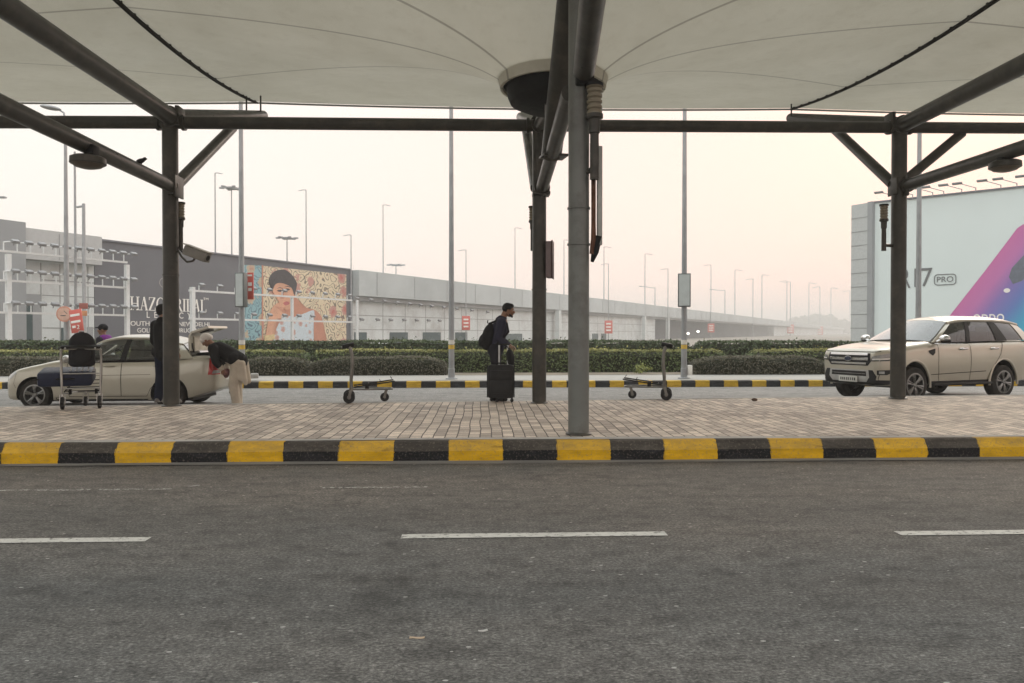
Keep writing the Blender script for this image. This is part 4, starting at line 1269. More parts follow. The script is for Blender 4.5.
# ================================================================== lamp posts beyond and on the elevated road
m_pole = mat("hazy_pole_steel", (.30, .31, .32), .5, var=.1)
def wallY(px): return PL(px, 300, A0, WN).y
def far_post(px, py, kind, behind, label, head=-1, group="slender lamp posts around the elevated road"):
    Y = wallY(px) + (3.0 if behind else -5.5)
    top = P(px, py, Y)
    b = Vector((top.x, top.y, ZT - .9 if behind else FZ - .05))
    h = top.z - b.z
    r = max(.06, Y * .00062)
    t = empty("street_lamp", b, 0, label, "street lamp", group)
    MB().tube((0, 0, 0), (0, 0, h), r * 1.15, r * .75, 10).build("mast", m_pole, t)
    if kind == 'mast':
        MB().lathe([(0, h + .1), (.5, h + .05), (.5, h - .1), (0, h - .12)], n=12).build("lamp_ring", m_pole, t)
        for k in range(6):
            a = 2 * PI * k / 6
            MB().box((.85 * math.cos(a), .85 * math.sin(a), h), (.42, .26, .14), a, .04).build("lamp_head", m_pole, t)
            MB().tube((0, 0, h), (.85 * math.cos(a), .85 * math.sin(a), h), .035, n=6).build("lamp_arm", m_pole, t)
    elif kind == 'arm':
        w = Y * .008
        MB().path([(0, 0, h), (head * w * .5, 0, h + .02 * w), (head * w, 0, h - .1 * w)], r * .6, 8).build("lamp_arm", m_pole, t)
        MB().box((head * w * 1.15, 0, h - .12 * w), (w * .32, w * .16, w * .07), None, .02).build("lamp_head", m_pole, t)
    elif kind == 'long':
        w = 14 * Y / FPX
        MB().path([(0, 0, h - .3), (head * w * .6, 0, h), (head * w, 0, h + .15)], r * .6, 8).build("lamp_arm", m_pole, t)
        MB().box((head * w * 1.05, 0, h + .15), (w * .2, w * .1, w * .06), None, .02).build("lamp_head", m_pole, t)
    return t, Y
FP = [
 (215, 173, 'arm', 1, "slim lamp post with one arm rising above the charcoal billboard left of the lightbox post", 1),
 (231.5, 188, 'mast', 1, "high mast with a crown of floodlights above the charcoal billboard", 0),
 (306, 190, 'arm', 1, "slim lamp post rising above the portrait of the poster woman", -1),
 (287, 238, 'mast', 1, "short distant mast with a lamp crown above the poster", 0),
 (383, 205, 'arm', 1, "slim tall lamp post on the elevated road right of the poster", 1),
 (396, 265, 'mast', 1, "faint low mast with lamp crown on the elevated road", 0),
 (351, 235, 'arm', 0, "grey lamp post standing at the right edge of the poster billboard", -1),
 (466, 250, 'arm', 0, "lamp post with red sign left of the man with suitcase", -1),
 (515, 228, 'arm', 1, "lamp post above the elevated road over the man with suitcase", 1),
 (564, 240, 'arm', 1, "lamp post seen between the slim column and grey kerb column", 1),
 (604, 247, 'arm', 1, "tall lamp post just right of the grey kerb column, behind the sign post", 1),
 (608.5, 264, 'arm', 0, "lamp post with red sign just right of the grey kerb column", -1),
 (645, 254, 'arm', 1, None, 1), (655, 287, 'long', 1, "lamp post with long arm reaching left, left of the lightbox post", -1),
 (668, 269, 'arm', 0, "lamp post close beside the lightbox post, bare of signs", -1),
 (711, 265, 'arm', 0, "lamp post with red sign just right of the lightbox post", -1),
 (725, 290, 'long', 1, "lamp post with long arm reaching left, right of the lightbox post", -1),
 (735, 270, 'arm', 1, None, 1), (753, 279, 'arm', 0, "bare lamp post standing before the underpass recess", -1),
 (762, 275, 'arm', 1, None, 1), (787, 281, 'arm', 1, "lamp post nearly hidden behind the post with a red sign", -1),
 (790.5, 282, 'arm', 0, "lamp post with red sign, left of two near the white hall", -1),
 (809, 283, 'arm', 1, None, 1), (820, 287, 'arm', 0, "lamp post with red sign closest to the white hall", -1),
 (831, 288, 'arm', 1, None, 1), (850, 291, 'arm', 1, None, -1)]
SIGNS = {466: (323, 8, 14), 608.5: (327, 8, 13), 711: (328, 7, 9), 790.5: (329, 7, 9), 820: (331, 6.5, 9)}
for px, py, kind, beh, lab, hd in FP:
    t, Y = far_post(px, py, kind, beh, lab or "faint lamp post on the deck of the elevated road in the haze", hd)
    if px in SIGNS:
        sy, sw, sh = SIGNS[px]
        lab2 = {466: "red sign on post left of the man with suitcase", 608.5: "red sign on post right of the grey kerb column", 711: "red sign on post right of the lightbox post",
                790.5: "red sign on post midway between lightbox post and white hall", 820: "red sign on the post closest to the white hall"}[px]
        s = Y / FPX
        q = empty("red_post_sign", P(px, sy, Y - .35), 0, lab2, "sign", "red signs on far posts")
        MB().box((0, 0, 0), (sw * s, .08, sh * s), None, .01).build("panel", m_red, q)
        for k in (.25, 0, -.25): MB().box((0, -.05, k * sh * s), (sw * s * .6, .02, sh * s * .11)).build("lettering", m_whiteink, q)
# two thin poles at the far left, tied by a crossbar, and a lamp peeping in at the left edge
q = empty("street_lamp", (P(76, 340, 46).x, 46, FZ), 0, "taller of two thin tied poles behind the far left lamp post", "street lamp")
MB().tube((0, 0, 0), (0, 0, P(76, 150, 46).z), .09, .06, 10).build("mast", m_pole, q)
q = empty("street_lamp", (P(84.5, 340, 45.5).x, 45.5, FZ), 0, "shorter of two thin tied poles, carrying small plates, far left", "street lamp")
MB().tube((0, 0, 0), (0, 0, P(84, 202, 45.5).z), .12, .09, 10).build("mast", m_pole, q)
a, b = P(77, 207, 45.8), P(84.5, 206, 45.5)
MB().tube(a, b, .07, n=8).build("crossbar", m_pole, q, True)
q = empty("street_lamp", (P(-12, 340, 60).x, 60, FZ), 0, "lamp head peeping in at the left edge above the building", "street lamp")
zz = P(2, 196, 60).z
MB().tube((0, 0, 0), (0, 0, zz), .12, .08, 8).build("mast", m_pole, q)
MB().box((1.1, 0, zz), (.7, .35, .16), None, .05).build("lamp_head", m_pole, q); MB().tube((0, 0, zz - .1), (1., 0, zz), .05, n=6).build("lamp_arm", m_pole, q)

# far wood, a smudge in the haze
rs = np.random.RandomState(9)
pts = []
for k in range(60):
    px = rs.uniform(740, 900); Y = rs.uniform(900, 1000)
    hp = 6 + 10 * math.exp(-((px - 815) / 32) ** 2) + rs.uniform(-4, 3)
    c = P(px, 333 - hp * .55, Y)
    pts.append((c, hp * Y / FPX * .5))
vv = []
for c, r_ in pts:
    n = 260
    d = rs.normal(0, 1, (n, 3)); d /= np.linalg.norm(d, axis=1)[:, None]
    vv.append(np.array(c[:]) + d * (r_ * 1.1, r_ * 1.1, r_) * rs.uniform(.7, 1.05, (n, 1)))
p = np.concatenate(vv); v, tone = leaves_on(p, rs.normal(0, 1, p.shape), 2.6, 12)
o = link_mesh("far_wood", quads_mesh("far_wood", v.reshape(-1, 3), len(p), tone), leaf_mat("wood_leaves", (.03, .045, .02), (.06, .08, .035)))
tag(o, "far-off wood showing as a pale smudge in the haze", "wood", None, "stuff")

# ================================================================== haze
m_haze = bpy.data.materials.new("haze_air"); m_haze.use_nodes = True
nt = m_haze.node_tree; nt.nodes.remove(nt.nodes["Principled BSDF"])
pv = N(nt, "ShaderNodeVolumePrincipled")
pv.inputs["Color"].default_value = (.76, .745, .725, 1)
pv.inputs["Density"].default_value = .0017
pv.inputs["Anisotropy"].default_value = 0.
nt.links.new(pv.outputs[0], nt.nodes["Material Output"].inputs["Volume"])
hz = MB().box((0, 590, 17), (3200, 1980, 37)).build("haze", m_haze, smooth=None)
tag(hz, "thin smoggy air over the whole airport forecourt", "haze", None, "stuff")

# ================================================================== vehicles
m_tyre = mat("tyre_rubber", (.022, .021, .020), .85, var=.25, vs=12, dirt=(.06, .052, .045), ds=8)
m_rim = mat("alloy", (.24, .24, .235), .32, metal=.85, var=.1)
m_chrome = mat("chrome", (.62, .62, .62), .15, metal=1., var=.05)
m_trim = mat("black_trim", (.022, .022, .023), .5, var=.2)
m_inside = mat("car_interior", (.030, .029, .028), .85, var=.2)
m_seat = mat("seat_cloth", (.045, .043, .042), .9, var=.2)
m_taill = mat("tail_lamp_red", (.50, .02, .02), .18, coat=.8, var=.1)
m_headl = mat("headlamp_lens", (.42, .43, .43), .12, coat=1., var=.15, vs=14)
m_lampd = mat("headlamp_dark_lens", (.20, .20, .19), .10, coat=1., var=.3, vs=14)
m_plate = mat("number_plate", (.62, .62, .58), .5, var=.05)
m_gap = mat("panel_gap", (.010, .010, .010), .9, var=.1)
m_beigecar = mat("champagne_paint", (.47, .445, .37), .33, metal=.25, var=.04, vs=1.2, coat=.7)
m_goldcar = mat("pale_gold_paint", (.50, .465, .385), .3, metal=.3, var=.04, vs=1.2, coat=.8)
g_light = glass("window_glass", (.84, .88, .86), 2.6)
g_tint = glass("tinted_glass", (.20, .21, .21), 1.5)
g_wind = glass("windscreen_glass", (.40, .43, .44), 2.0)

def spline(xs, ys, q):
    """monotone cubic through control points"""
    xs, ys = np.array(xs, float), np.array(ys, float)
    h = np.diff(xs); d = np.diff(ys) / h
    m = np.zeros_like(ys)
    m[1:-1] = np.where(d[:-1] * d[1:] > 0, 2 * d[:-1] * d[1:] / (d[:-1] + d[1:] + 1e-12), 0)
    m[0], m[-1] = d[0], d[-1]
    i = np.clip(np.searchsorted(xs, q) - 1, 0, len(h) - 1)
    t = (q - xs[i]) / h[i]
    return ((1 + 2 * t) * (1 - t) ** 2 * ys[i] + t * (1 - t) ** 2 * h[i] * m[i] + t * t * (3 - 2 * t) * ys[i + 1] + t * t * (t - 1) * h[i] * m[i + 1])

def car_body(name, root, st, prof, paint, axles, arch_r, track, dark_top, n=110):
    """st rows: x, half width, top z, bottom z (x rising); prof: (width factor, height factor) from sill to top centre"""
    st = sorted(st)
    xs = [s[0] for s in st]
    # stations crowd at the ends
    a = np.linspace(-1, 1, n); q = xs[0] + (xs[-1] - xs[0]) * (.5 + .5 * np.sign(a) * (1 - (1 - np.abs(a)) ** 1.6))
    w, zt, zb = (spline(xs, [s[k] for s in st], q) for k in (1, 2, 3))
    mb = MB(); bm = mb.bm
    prev = None; first = None
    for i in range(n):
        ring = []
        for side in (1, -1):
            pr = prof if side == 1 else prof[::-1]
            for fw, fz in pr:
                if side == -1 and fw == 0: continue
                ring.append(bm.verts.new((q[i], side * w[i] * fw, zb[i] + (zt[i] - zb[i]) * fz)))
        if prev: mb.bridge(prev, ring)
        else: first = ring
        prev = ring
    mb.face(first[::-1]); mb.face(prev)
    o = mb.build(name, [paint, m_trim], root, smooth=None)
    cut = MB()
    for ax in axles:
        for s in (1, -1): cut.tube((ax[0], s * (track / 2 - .16), ax[1]), (ax[0], s * (track / 2 + .4), ax[1]), arch_r, n=48)
    co = cut.build("cutter", None, smooth=None)
    co.matrix_world = gmat(root)
    bpy.context.view_layer.update()
    bo = o.modifiers.new("b", 'BOOLEAN'); bo.object = co; bo.operation = 'DIFFERENCE'; bo.solver = 'EXACT'
    apply_mods(o)
    me = o.data
    cm = co.data; bpy.data.objects.remove(co); bpy.data.meshes.remove(cm)
    me.materials.clear(); me.materials.append(paint); me.materials.append(m_trim)
    for p in me.polygons:
        c = p.center
        dk = any(math.hypot(c.x - ax[0], c.z - ax[1]) < arch_r + .004 and abs(c.y) > track / 2 - .18 and (abs(p.normal.y) < .6 or abs(c.y) < track / 2 - .1) for ax in axles)
        if not dk and dark_top(c, p.normal): dk = True
        p.material_index = 1 if dk else 0
    me.shade_smooth(); me.set_sharp_from_angle(angle=rad(38))
    bm2 = bmesh.new(); bm2.from_mesh(me)
    bvh = BVHTree.FromBMesh(bm2); bm2.free()
    return o, bvh
def decal(name, m, parent, bvh, pts, start, d, off=.006, maxlen=.05, thick=.0):
    """patch of trim laid onto the bodywork; pts 2-D, start(u, v) -> 3-D point outside, d direction of projection"""
    bm = bmesh.new()
    f = bm.faces.new([bm.verts.new((u, v, 0)) for u, v in pts])
    bmesh.ops.triangulate(bm, faces=[f])
    for _ in range(7):
        le = [e for e in bm.edges if e.calc_length() > maxlen]
        if not le: break
        bmesh.ops.subdivide_edges(bm, edges=le, cuts=1)
        bmesh.ops.triangulate(bm, faces=[f for f in bm.faces if len(f.verts) > 3])
    d = Vector(d).normalized()
    for v in bm.verts:
        s = Vector(start(v.co.x, v.co.y))
        hit, nrm, _, _ = bvh.ray_cast(s, d)
        if hit is None or (hit - s).length > 2.5:
            hit, nrm, _, _ = bvh.find_nearest(s + d * 1.0)
        if nrm.dot(d) > 0: nrm = -nrm
        v.co = hit + nrm * off
    bmesh.ops.recalc_face_normals(bm, faces=bm.faces)
    me = bpy.data.meshes.new(name); bm.to_mesh(me); bm.free()
    return link_mesh(name, me, m, parent, False, 60)
def line(pts, w):
    """thin closed outline of a polyline"""
    L_, R_ = [], []
    for i, p in enumerate(pts):
        a, b = Vector(pts[max(i - 1, 0)]), Vector(pts[min(i + 1, len(pts) - 1)])
        t = (b - a).normalized(); nn = Vector((-t.y, t.x)) * w / 2
        L_.append(tuple(Vector(p) + nn)); R_.append(tuple(Vector(p) - nn))
    return L_ + R_[::-1]
SIDE = lambda s: ((lambda u, v: (u, s * 2.0, v)), (0, -s, 0))
FRONT = ((lambda u, v: (2.5, u, v)), (-1, 0, 0))
REAR = ((lambda u, v: (-6, u, v)), (1, 0, 0))
def wheel(root, x, y, z, r, w, spokes, dirx):
    s = 1 if y > 0 else -1
    t = MB().lathe([(r * .62, -w / 2 + .01), (r * .70, -w / 2 - .004), (r * .9, -w / 2), (r * .985, -w / 2 + .03), (r, -w * .25), (r, w * .25), (r * .985, w / 2 - .03), (r * .9, w / 2), (r * .70, w / 2 + .004), (r * .62, w / 2 - .01)], (x, y, z), (0, s, 0), 48).build("wheel", m_tyre, root)
    o = Vector((x, y + s * w * .5, z))
    mb = MB()
    mb.lathe([(r * .64, -.10), (r * .655, -.01), (r * .68, .004), (r * .60, .006), (r * .575, -.02), (r * .56, -.10)], o, (0, s, 0), 48)
    mb.lathe([(0, .012), (r * .10, .012), (r * .15, -.005), (r * .15, -.06)], o, (0, s, 0), 24)
    for k in range(spokes):
        a = 2 * PI * k / spokes + .3
        for da in (-.13, .13):
            p0 = o + Vector((math.cos(a + da * .5) * r * .12, -s * .02, math.sin(a + da * .5) * r * .12))
            p1 = o + Vector((math.cos(a + da) * r * .60, -s * .012, math.sin(a + da) * r * .60))
            mb.path([p0, (p0 + p1) / 2 + Vector((0, s * .012, 0)), p1], [r * .055, r * .05, r * .075], 6)
    mb.build("rim", m_rim, t)
    MB().tube(o + Vector((0, -s * .11, 0)), o + Vector((0, -s * .10, 0)), r * .60, n=32).build("brake_disc", m_trim, t)
def surf_patch(name, m, parent, f, nu, nv, off=0.):
    """grid from f(u, v)"""
    mb = MB()
    g = [[mb.bm.verts.new(f(i / nu, j / nv)) for j in range(nv + 1)] for i in range(nu + 1)]
    for i in range(nu):
        for j in range(nv): mb.face((g[i][j], g[i + 1][j], g[i + 1][j + 1], g[i][j + 1]))
    return mb.build(name, m, parent, smooth=60)
def cabin(root, roof, belt, A, Bx, Cx, D, paint, gl_side, gl_front, gl_rear, rear_base, front_base, roof_thick=.05, pw=.05, side_glass=None):
    """roof rows: x, half width, edge z, centre z. belt(x) -> (half width, z)"""
    rx = sorted(roof)
    xs = [r[0] for r in rx]
    rw = lambda x: float(spline(xs, [r[1] for r in rx], np.array([x]))[0])
    re = lambda x: float(spline(xs, [r[2] for r in rx], np.array([x]))[0])
    rc = lambda x: float(spline(xs, [r[3] for r in rx], np.array([x]))[0])
    mb = MB(); n, k = 40, 15
    top = []; bot = []
    for i in range(n + 1):
        x = xs[0] + (xs[-1] - xs[0]) * i / n
        W, E, Cc = rw(x), re(x), rc(x)
        rt, rb_ = [], []
        for j in range(k + 1):
            y = -1 + 2 * j / k
            z = E + (Cc - E) * (1 - abs(y) ** 2.6)
            rt.append(mb.bm.verts.new((x, y * W, z))); rb_.append(mb.bm.verts.new((x, y * W * .985, z - roof_thick)))
        top.append(rt); bot.append(rb_)
    for i in range(n):
        for j in range(k):
            mb.face((top[i][j], top[i + 1][j], top[i + 1][j + 1], top[i][j + 1])); mb.face((bot[i][j + 1], bot[i + 1][j + 1], bot[i + 1][j], bot[i][j]))
        for j in (0, k): mb.face((top[i][j], bot[i][j], bot[i + 1][j], top[i + 1][j]))
    for i in (0, n):
        for j in range(k): mb.face((top[i][j], top[i][j + 1], bot[i][j + 1], bot[i][j]))
    mb.build("roof", paint, root, smooth=50)
    def Sd(s, xb, xt, t, out=0.):
        """point on the side of the cabin"""
        bw, bz = belt(xb)
        xt2 = min(max(xt, xs[0]), xs[-1])
        q0, q1 = Vector((xb, s * bw, bz)), Vector((xt, s * rw(xt2), re(xt2) - roof_thick * .5))
        p = q0.lerp(q1, t); p.y += s * (.018 * math.sin(PI * t) + out)
        return p
    def pillar(s, b0, b1, t0, t1, m, inn=.05, out=.002, nm="pillar"):
        n = 8; mb = MB()
        ro = [[mb.bm.verts.new(Sd(s, b, t, i / n, out)) for b, t in ((b0, t0), (b1, t1))] for i in range(n + 1)]
        ri = [[mb.bm.verts.new(Sd(s, b, t, i / n, -inn)) for b, t in ((b0, t0), (b1, t1))] for i in range(n + 1)]
        for i in range(n):
            mb.face((ro[i][0], ro[i][1], ro[i + 1][1], ro[i + 1][0])); mb.face((ri[i][1], ri[i][0], ri[i + 1][0], ri[i + 1][1]))
            for c in (0, 1): mb.face((ro[i][c], ro[i + 1][c], ri[i + 1][c], ri[i][c]))
        return mb.build(nm, m, root, smooth=50)
    return Sd, pillar, rw, re, rc

# ------------------------------------------------------------------ saloon with open boot
car = empty("saloon_car", (-8.70, 15.5, FZ), rad(181), "champagne saloon car with its boot lid raised", "car")
AX = [(0, .30), (-2.55, .30)]
st = [(.80, .46, .50, .33), (.785, .56, .58, .27), (.74, .66, .65, .23), (.62, .75, .71, .20), (.42, .80, .785, .185), (0, .835, .885, .18), (-.45, .845, .965, .175), (-.95, .848, .955, .175), (-1.7, .848, .965, .175),
      (-2.6, .848, .985, .175), (-2.95, .842, 1.04, .22), (-3.15, .835, 1.05, .29), (-3.30, .80, 1.045, .33), (-3.385, .745, 1.0, .36), (-3.43, .66, .90, .39), (-3.45, .58, .80, .42)]
prof = [(0, 0), (.80, 0), (.93, .02), (.975, .10), (.985, .20), (.995, .40), (1.0, .52), (.998, .62), (.985, .72), (.972, .80), (.955, .88), (.92, .95), (.86, .985), (.7, 1.005), (.4, 1.03), (0, 1.04)]
dark = lambda c, nn: (nn.z > .5 and -2.62 < c.x < -.55 and abs(c.y) < .76 and c.z > .9) or (nn.z > .5 and -3.30 < c.x < -2.98 and abs(c.y) < .55 and c.z > .9)
o, bvh = car_body("body", car, st, prof, m_beigecar, AX, .355, 1.50, dark)
for ax in AX:
    for s in (1, -1): wheel(car, ax[0], s * .735, ax[1], .30, .18, 5, s)
belt = lambda x: (.795, .955 + max(0, -x - 1.0) * .022)
roof = [(-1.02, .50, 1.285, 1.315), (-1.2, .545, 1.365, 1.40), (-1.6, .575, 1.425, 1.475), (-2.1, .575, 1.42, 1.48), (-2.5, .55, 1.36, 1.41), (-2.72, .53, 1.285, 1.32)]
Sd, pillar, rw, re_, rc = cabin(car, roof, belt, 0, 0, 0, 0, m_beigecar, 0, 0, 0, 0, 0)
for s in (1, -1):
    pillar(s, -.46, -.54, -1.04, -1.16, m_beigecar)
    pillar(s, -1.60, -1.70, -1.66, -1.74, m_trim)
    pillar(s, -2.62, -3.00, -2.50, -2.71, m_beigecar)
    pillar(s, -2.52, -2.62, -2.42, -2.50, m_trim)
    mb = MB(); mb.path([Sd(s, -.46, -1.04, 1.0, .002) + Vector((0, 0, .0))] + [Vector((x, s * rw(x), re_(x) - .03)) for x in np.linspace(-1.1, -2.68, 14)], .028, 8); mb.build("roof_rail", m_beigecar, car)
    for (b0, b1, t0, t1), nm in (((-.54, -1.60, -1.16, -1.66), "front_window"), ((-1.70, -2.52, -1.74, -2.42), "rear_window")):
        surf_patch(nm, g_light, car, (lambda u, v, s=s, b0=b0, b1=b1, t0=t0, t1=t1: Sd(s, b0 + (b1 - b0) * u, t0 + (t1 - t0) * u, v * .98, -.012)), 10, 8)
    decal("belt_line", m_trim, car, bvh, line([(-.55, .945), (-1.6, .957), (-2.55, .975)], .022), *SIDE(s), off=.005)
    decal("door_gap", m_gap, car, bvh, line([(-.62, .93), (-.60, .6), (-.66, .27)], .009), *SIDE(s))
    decal("door_gap", m_gap, car, bvh, line([(-1.64, .95), (-1.64, .27)], .009), *SIDE(s))
    decal("door_gap", m_gap, car, bvh, line([(-2.62, .96), (-2.50, .72), (-2.20, .42), (-2.13, .27), (-.66, .265)], .009), *SIDE(s))
    decal("crease_shade", m_gap, car, bvh, line([(-.4, .66), (-2.2, .69)], .006), *SIDE(s))  # dark strip paints the shade line of a body crease
    decal("sill", m_trim, car, bvh, [(-.40, .175), (-.40, .215), (-2.15, .215), (-2.15, .175)], *SIDE(s), off=.008)
    decal("headlamp", m_headl, car, bvh, [(.70, .56), (.66, .67), (.42, .76), (.36, .72), (.50, .62)], *SIDE(s))
    decal("bumper_gap", m_gap, car, bvh, line([(.36, .71), (.42, .52), (.36, .44)], .008), *SIDE(s))
    decal("tail_lamp", m_taill, car, bvh, [(-2.97, .68), (-3.02, 1.0), (-3.20, .985), (-3.27, .68)], (lambda u, v, s=s: (u * 1.0 - .9, s * 1.75, v)) , (.62, -s, 0))
    decal("tail_lamp_lens", m_headl, car, bvh, [(-3.05, .70), (-3.08, .76), (-3.24, .76), (-3.25, .70)], (lambda u, v, s=s: (u * 1.0 - .9, s * 1.75, v)), (.62, -s, 0), off=.010)
    for x in (-1.42, -2.36): MB().path([(x + .10, s * .842, .855), (x + .07, s * .868, .86), (x - .07, s * .868, .865), (x - .10, s * .842, .865)], .014, 8).build("handle", m_beigecar, car)
    mir = MB().ball((-.66, s * .93, 1.0), (.07, .11, .075), 3)
    mir.tube((-.66, s * .80, .97), (-.66, s * .9, .985), .03, n=8)
    mir.build("mirror", mat("mirror_silver", (.50, .50, .49), .3, metal=.6), car)
surf_patch("windscreen", g_wind, car, lambda u, v: Vector((-.46 - .58 * v + .10 * (1 - (2 * u - 1) ** 2) * (1 - v), (2 * u - 1) * (.76 - .26 * v), .97 + .325 * v + .02 * (1 - (2 * u - 1) ** 2))), 12, 8)
surf_patch("rear_screen", g_wind, car, lambda u, v: Vector((-2.98 + .27 * v - .05 * (1 - (2 * u - 1) ** 2) * (1 - v), (2 * u - 1) * (.72 - .20 * v), 1.05 + .24 * v + .02 * (1 - (2 * u - 1) ** 2))), 12, 8)
for y in (.34, -.34):
    mb = MB(); mb.box((-1.70, y, .95), (.14, .44, .62), Euler((0, rad(-14), 0)).to_matrix(), .05); mb.box((-1.80, y, 1.26), (.09, .24, .18), None, .04); mb.build("front_seat", m_seat, car)
mb = MB(); mb.box((-2.52, 0, .98), (.14, 1.2, .5), Euler((0, rad(-16), 0)).to_matrix(), .05)
for y in (.36, -.36): mb.box((-2.58, y, 1.22), (.08, .25, .14), None, .03)
mb.build("rear_seat", m_seat, car)
MB().box((-.72, 0, .99), (.42, 1.35, .09), None, .03).build("dashboard", m_inside, car)
mb = MB(); mb.path([(-1.08 + .06 * math.sin(a), -.36 + .17 * math.cos(a), 1.0 + .17 * math.sin(a)) for a in np.linspace(0, 2 * PI, 25)], .014, 6); mb.build("steering_wheel", m_inside, car)
# raised boot lid: short deck standing up, tail panel folded over the top
lid = [(-2.88, 1.06), (-2.86, 1.26), (-2.86, 1.44), (-2.90, 1.51), (-3.03, 1.56), (-3.22, 1.62)]
mb = MB(); prev = None
for x, z in lid:
    i = lid.index((x, z)); a = Vector(lid[max(i - 1, 0)]); b = Vector(lid[min(i + 1, len(lid) - 1)])
    nn = Vector((-(b - a).y, (b - a).x)).normalized() * .022
    cur = []
    hw = .60 if i < 4 else .58
    for yy, k in ((-hw, 1), (-hw * .9, 1.2), (hw * .9, 1.2), (hw, 1), (hw, -.6), (hw * .9, -1), (-hw * .9, -1), (-hw, -.6)):
        cur.append(mb.bm.verts.new((x - nn.x * k, yy, z - nn.y * k)))
    if prev: mb.bridge(prev, cur)
    else: mb.face(cur[::-1])
    prev = cur
mb.face(prev)
bl_ = mb.build("boot_lid", m_beigecar, car, smooth=45)
m_lidin = mat("boot_lid_inner", (.60, .56, .47), .55)
MB().box((-2.90, 0, 1.27), (.02, .9, .32), Euler((0, rad(2), 0)).to_matrix(), .01).build("inner_panel", m_lidin, bl_)
MB().box((-3.06, .2, 1.535), (.2, .3, .03), Euler((0, rad(15), 0)).to_matrix(), .01).build("lock_plate", m_trim, bl_)
for s in (1, -1): MB().path([(-2.84, s * .52, 1.02), (-2.92, s * .53, 1.12), (-2.88, s * .53, 1.3)], .016, 8).build("hinge", m_trim, bl_)
MB().box((-3.14, 0, 1.10), (.34, 1.06, .012), None).build("boot_shade", m_gap, car)  # black sheet painting the shade inside the open boot
decal("number_plate", m_plate, car, bvh, [(-.25, .55), (.25, .55), (.25, .67), (-.25, .67)], *REAR)
decal("number_plate", m_plate, car, bvh, [(-.25, .38), (.25, .38), (.25, .48), (-.25, .48)], *FRONT)
decal("grille", m_trim, car, bvh, [(-.45, .53), (.45, .53), (.40, .62), (-.40, .62)], *FRONT)
MB().box((-1.3, 0, .21), (3.3, 1.35, .10)).build("underbody", m_trim, car)
MB().tube((-3.3, -.45, .24), (-3.5, -.45, .23), .028, n=10).build("exhaust", m_steel, car)

def reshape(root, f):
    for c in root.children_recursive:
        if c.type != 'MESH' or c.name.split('.')[0] in ('wheel', 'rim', 'brake_disc'): continue
        for v in c.data.vertices: v.co = f(v.co)
reshape(car, lambda p: Vector((.36 + (p.x - .36) * .62, p.y, p.z)) if p.x > .36 else p)

# ------------------------------------------------------------------ off-road car
suv = empty("offroad_car", (8.90, 16.3, FZ), rad(200.5), "pale gold off-road car with chrome grille and dark windows", "car")
AX = [(0, .385), (-2.85, .385)]
st = [(.905, .58, .91, .52), (.895, .67, .97, .45), (.86, .745, 1.02, .41), (.77, .815, 1.06, .38), (.60, .875, 1.075, .36), (.2, .912, 1.135, .36), (-.25, .922, 1.185, .36), (-.55, .925, 1.215, .36), (-1.0, .925, 1.205, .36), (-2.2, .925, 1.215, .36),
      (-3.3, .925, 1.235, .37), (-3.65, .91, 1.24, .40), (-3.85, .86, 1.22, .44), (-3.94, .79, 1.14, .48), (-3.97, .72, 1.0, .52)]
prof = [(0, 0), (.78, 0), (.90, .01), (.945, .05), (.955, .14), (.965, .25), (.985, .36), (.995, .48), (1.0, .60), (.995, .70), (.985, .79), (.965, .88), (.925, .95), (.87, .985), (.72, 1.0), (.4, 1.012), (0, 1.015)]
dark = lambda c, nn: (nn.z > .5 and -3.70 < c.x < -.72 and abs(c.y) < .82 and c.z > 1.1)
o, bvh = car_body("body", suv, st, prof, m_goldcar, AX, .455, 1.60, dark)
for ax in AX:
    for s in (1, -1): wheel(suv, ax[0], s * .795, ax[1], .388, .25, 6, s)
belt = lambda x: (.865, 1.195 + max(0, -x - 1.0) * .018)
roof = [(-1.34, .60, 1.645, 1.70), (-1.6, .635, 1.70, 1.765), (-2.1, .65, 1.725, 1.80), (-2.8, .645, 1.72, 1.80), (-3.3, .63, 1.695, 1.775), (-3.62, .60, 1.655, 1.73), (-3.80, .58, 1.625, 1.685)]
Sd, pillar, rw, re_, rc = cabin(suv, roof, belt, 0, 0, 0, 0, m_goldcar, 0, 0, 0, 0, 0, .06)
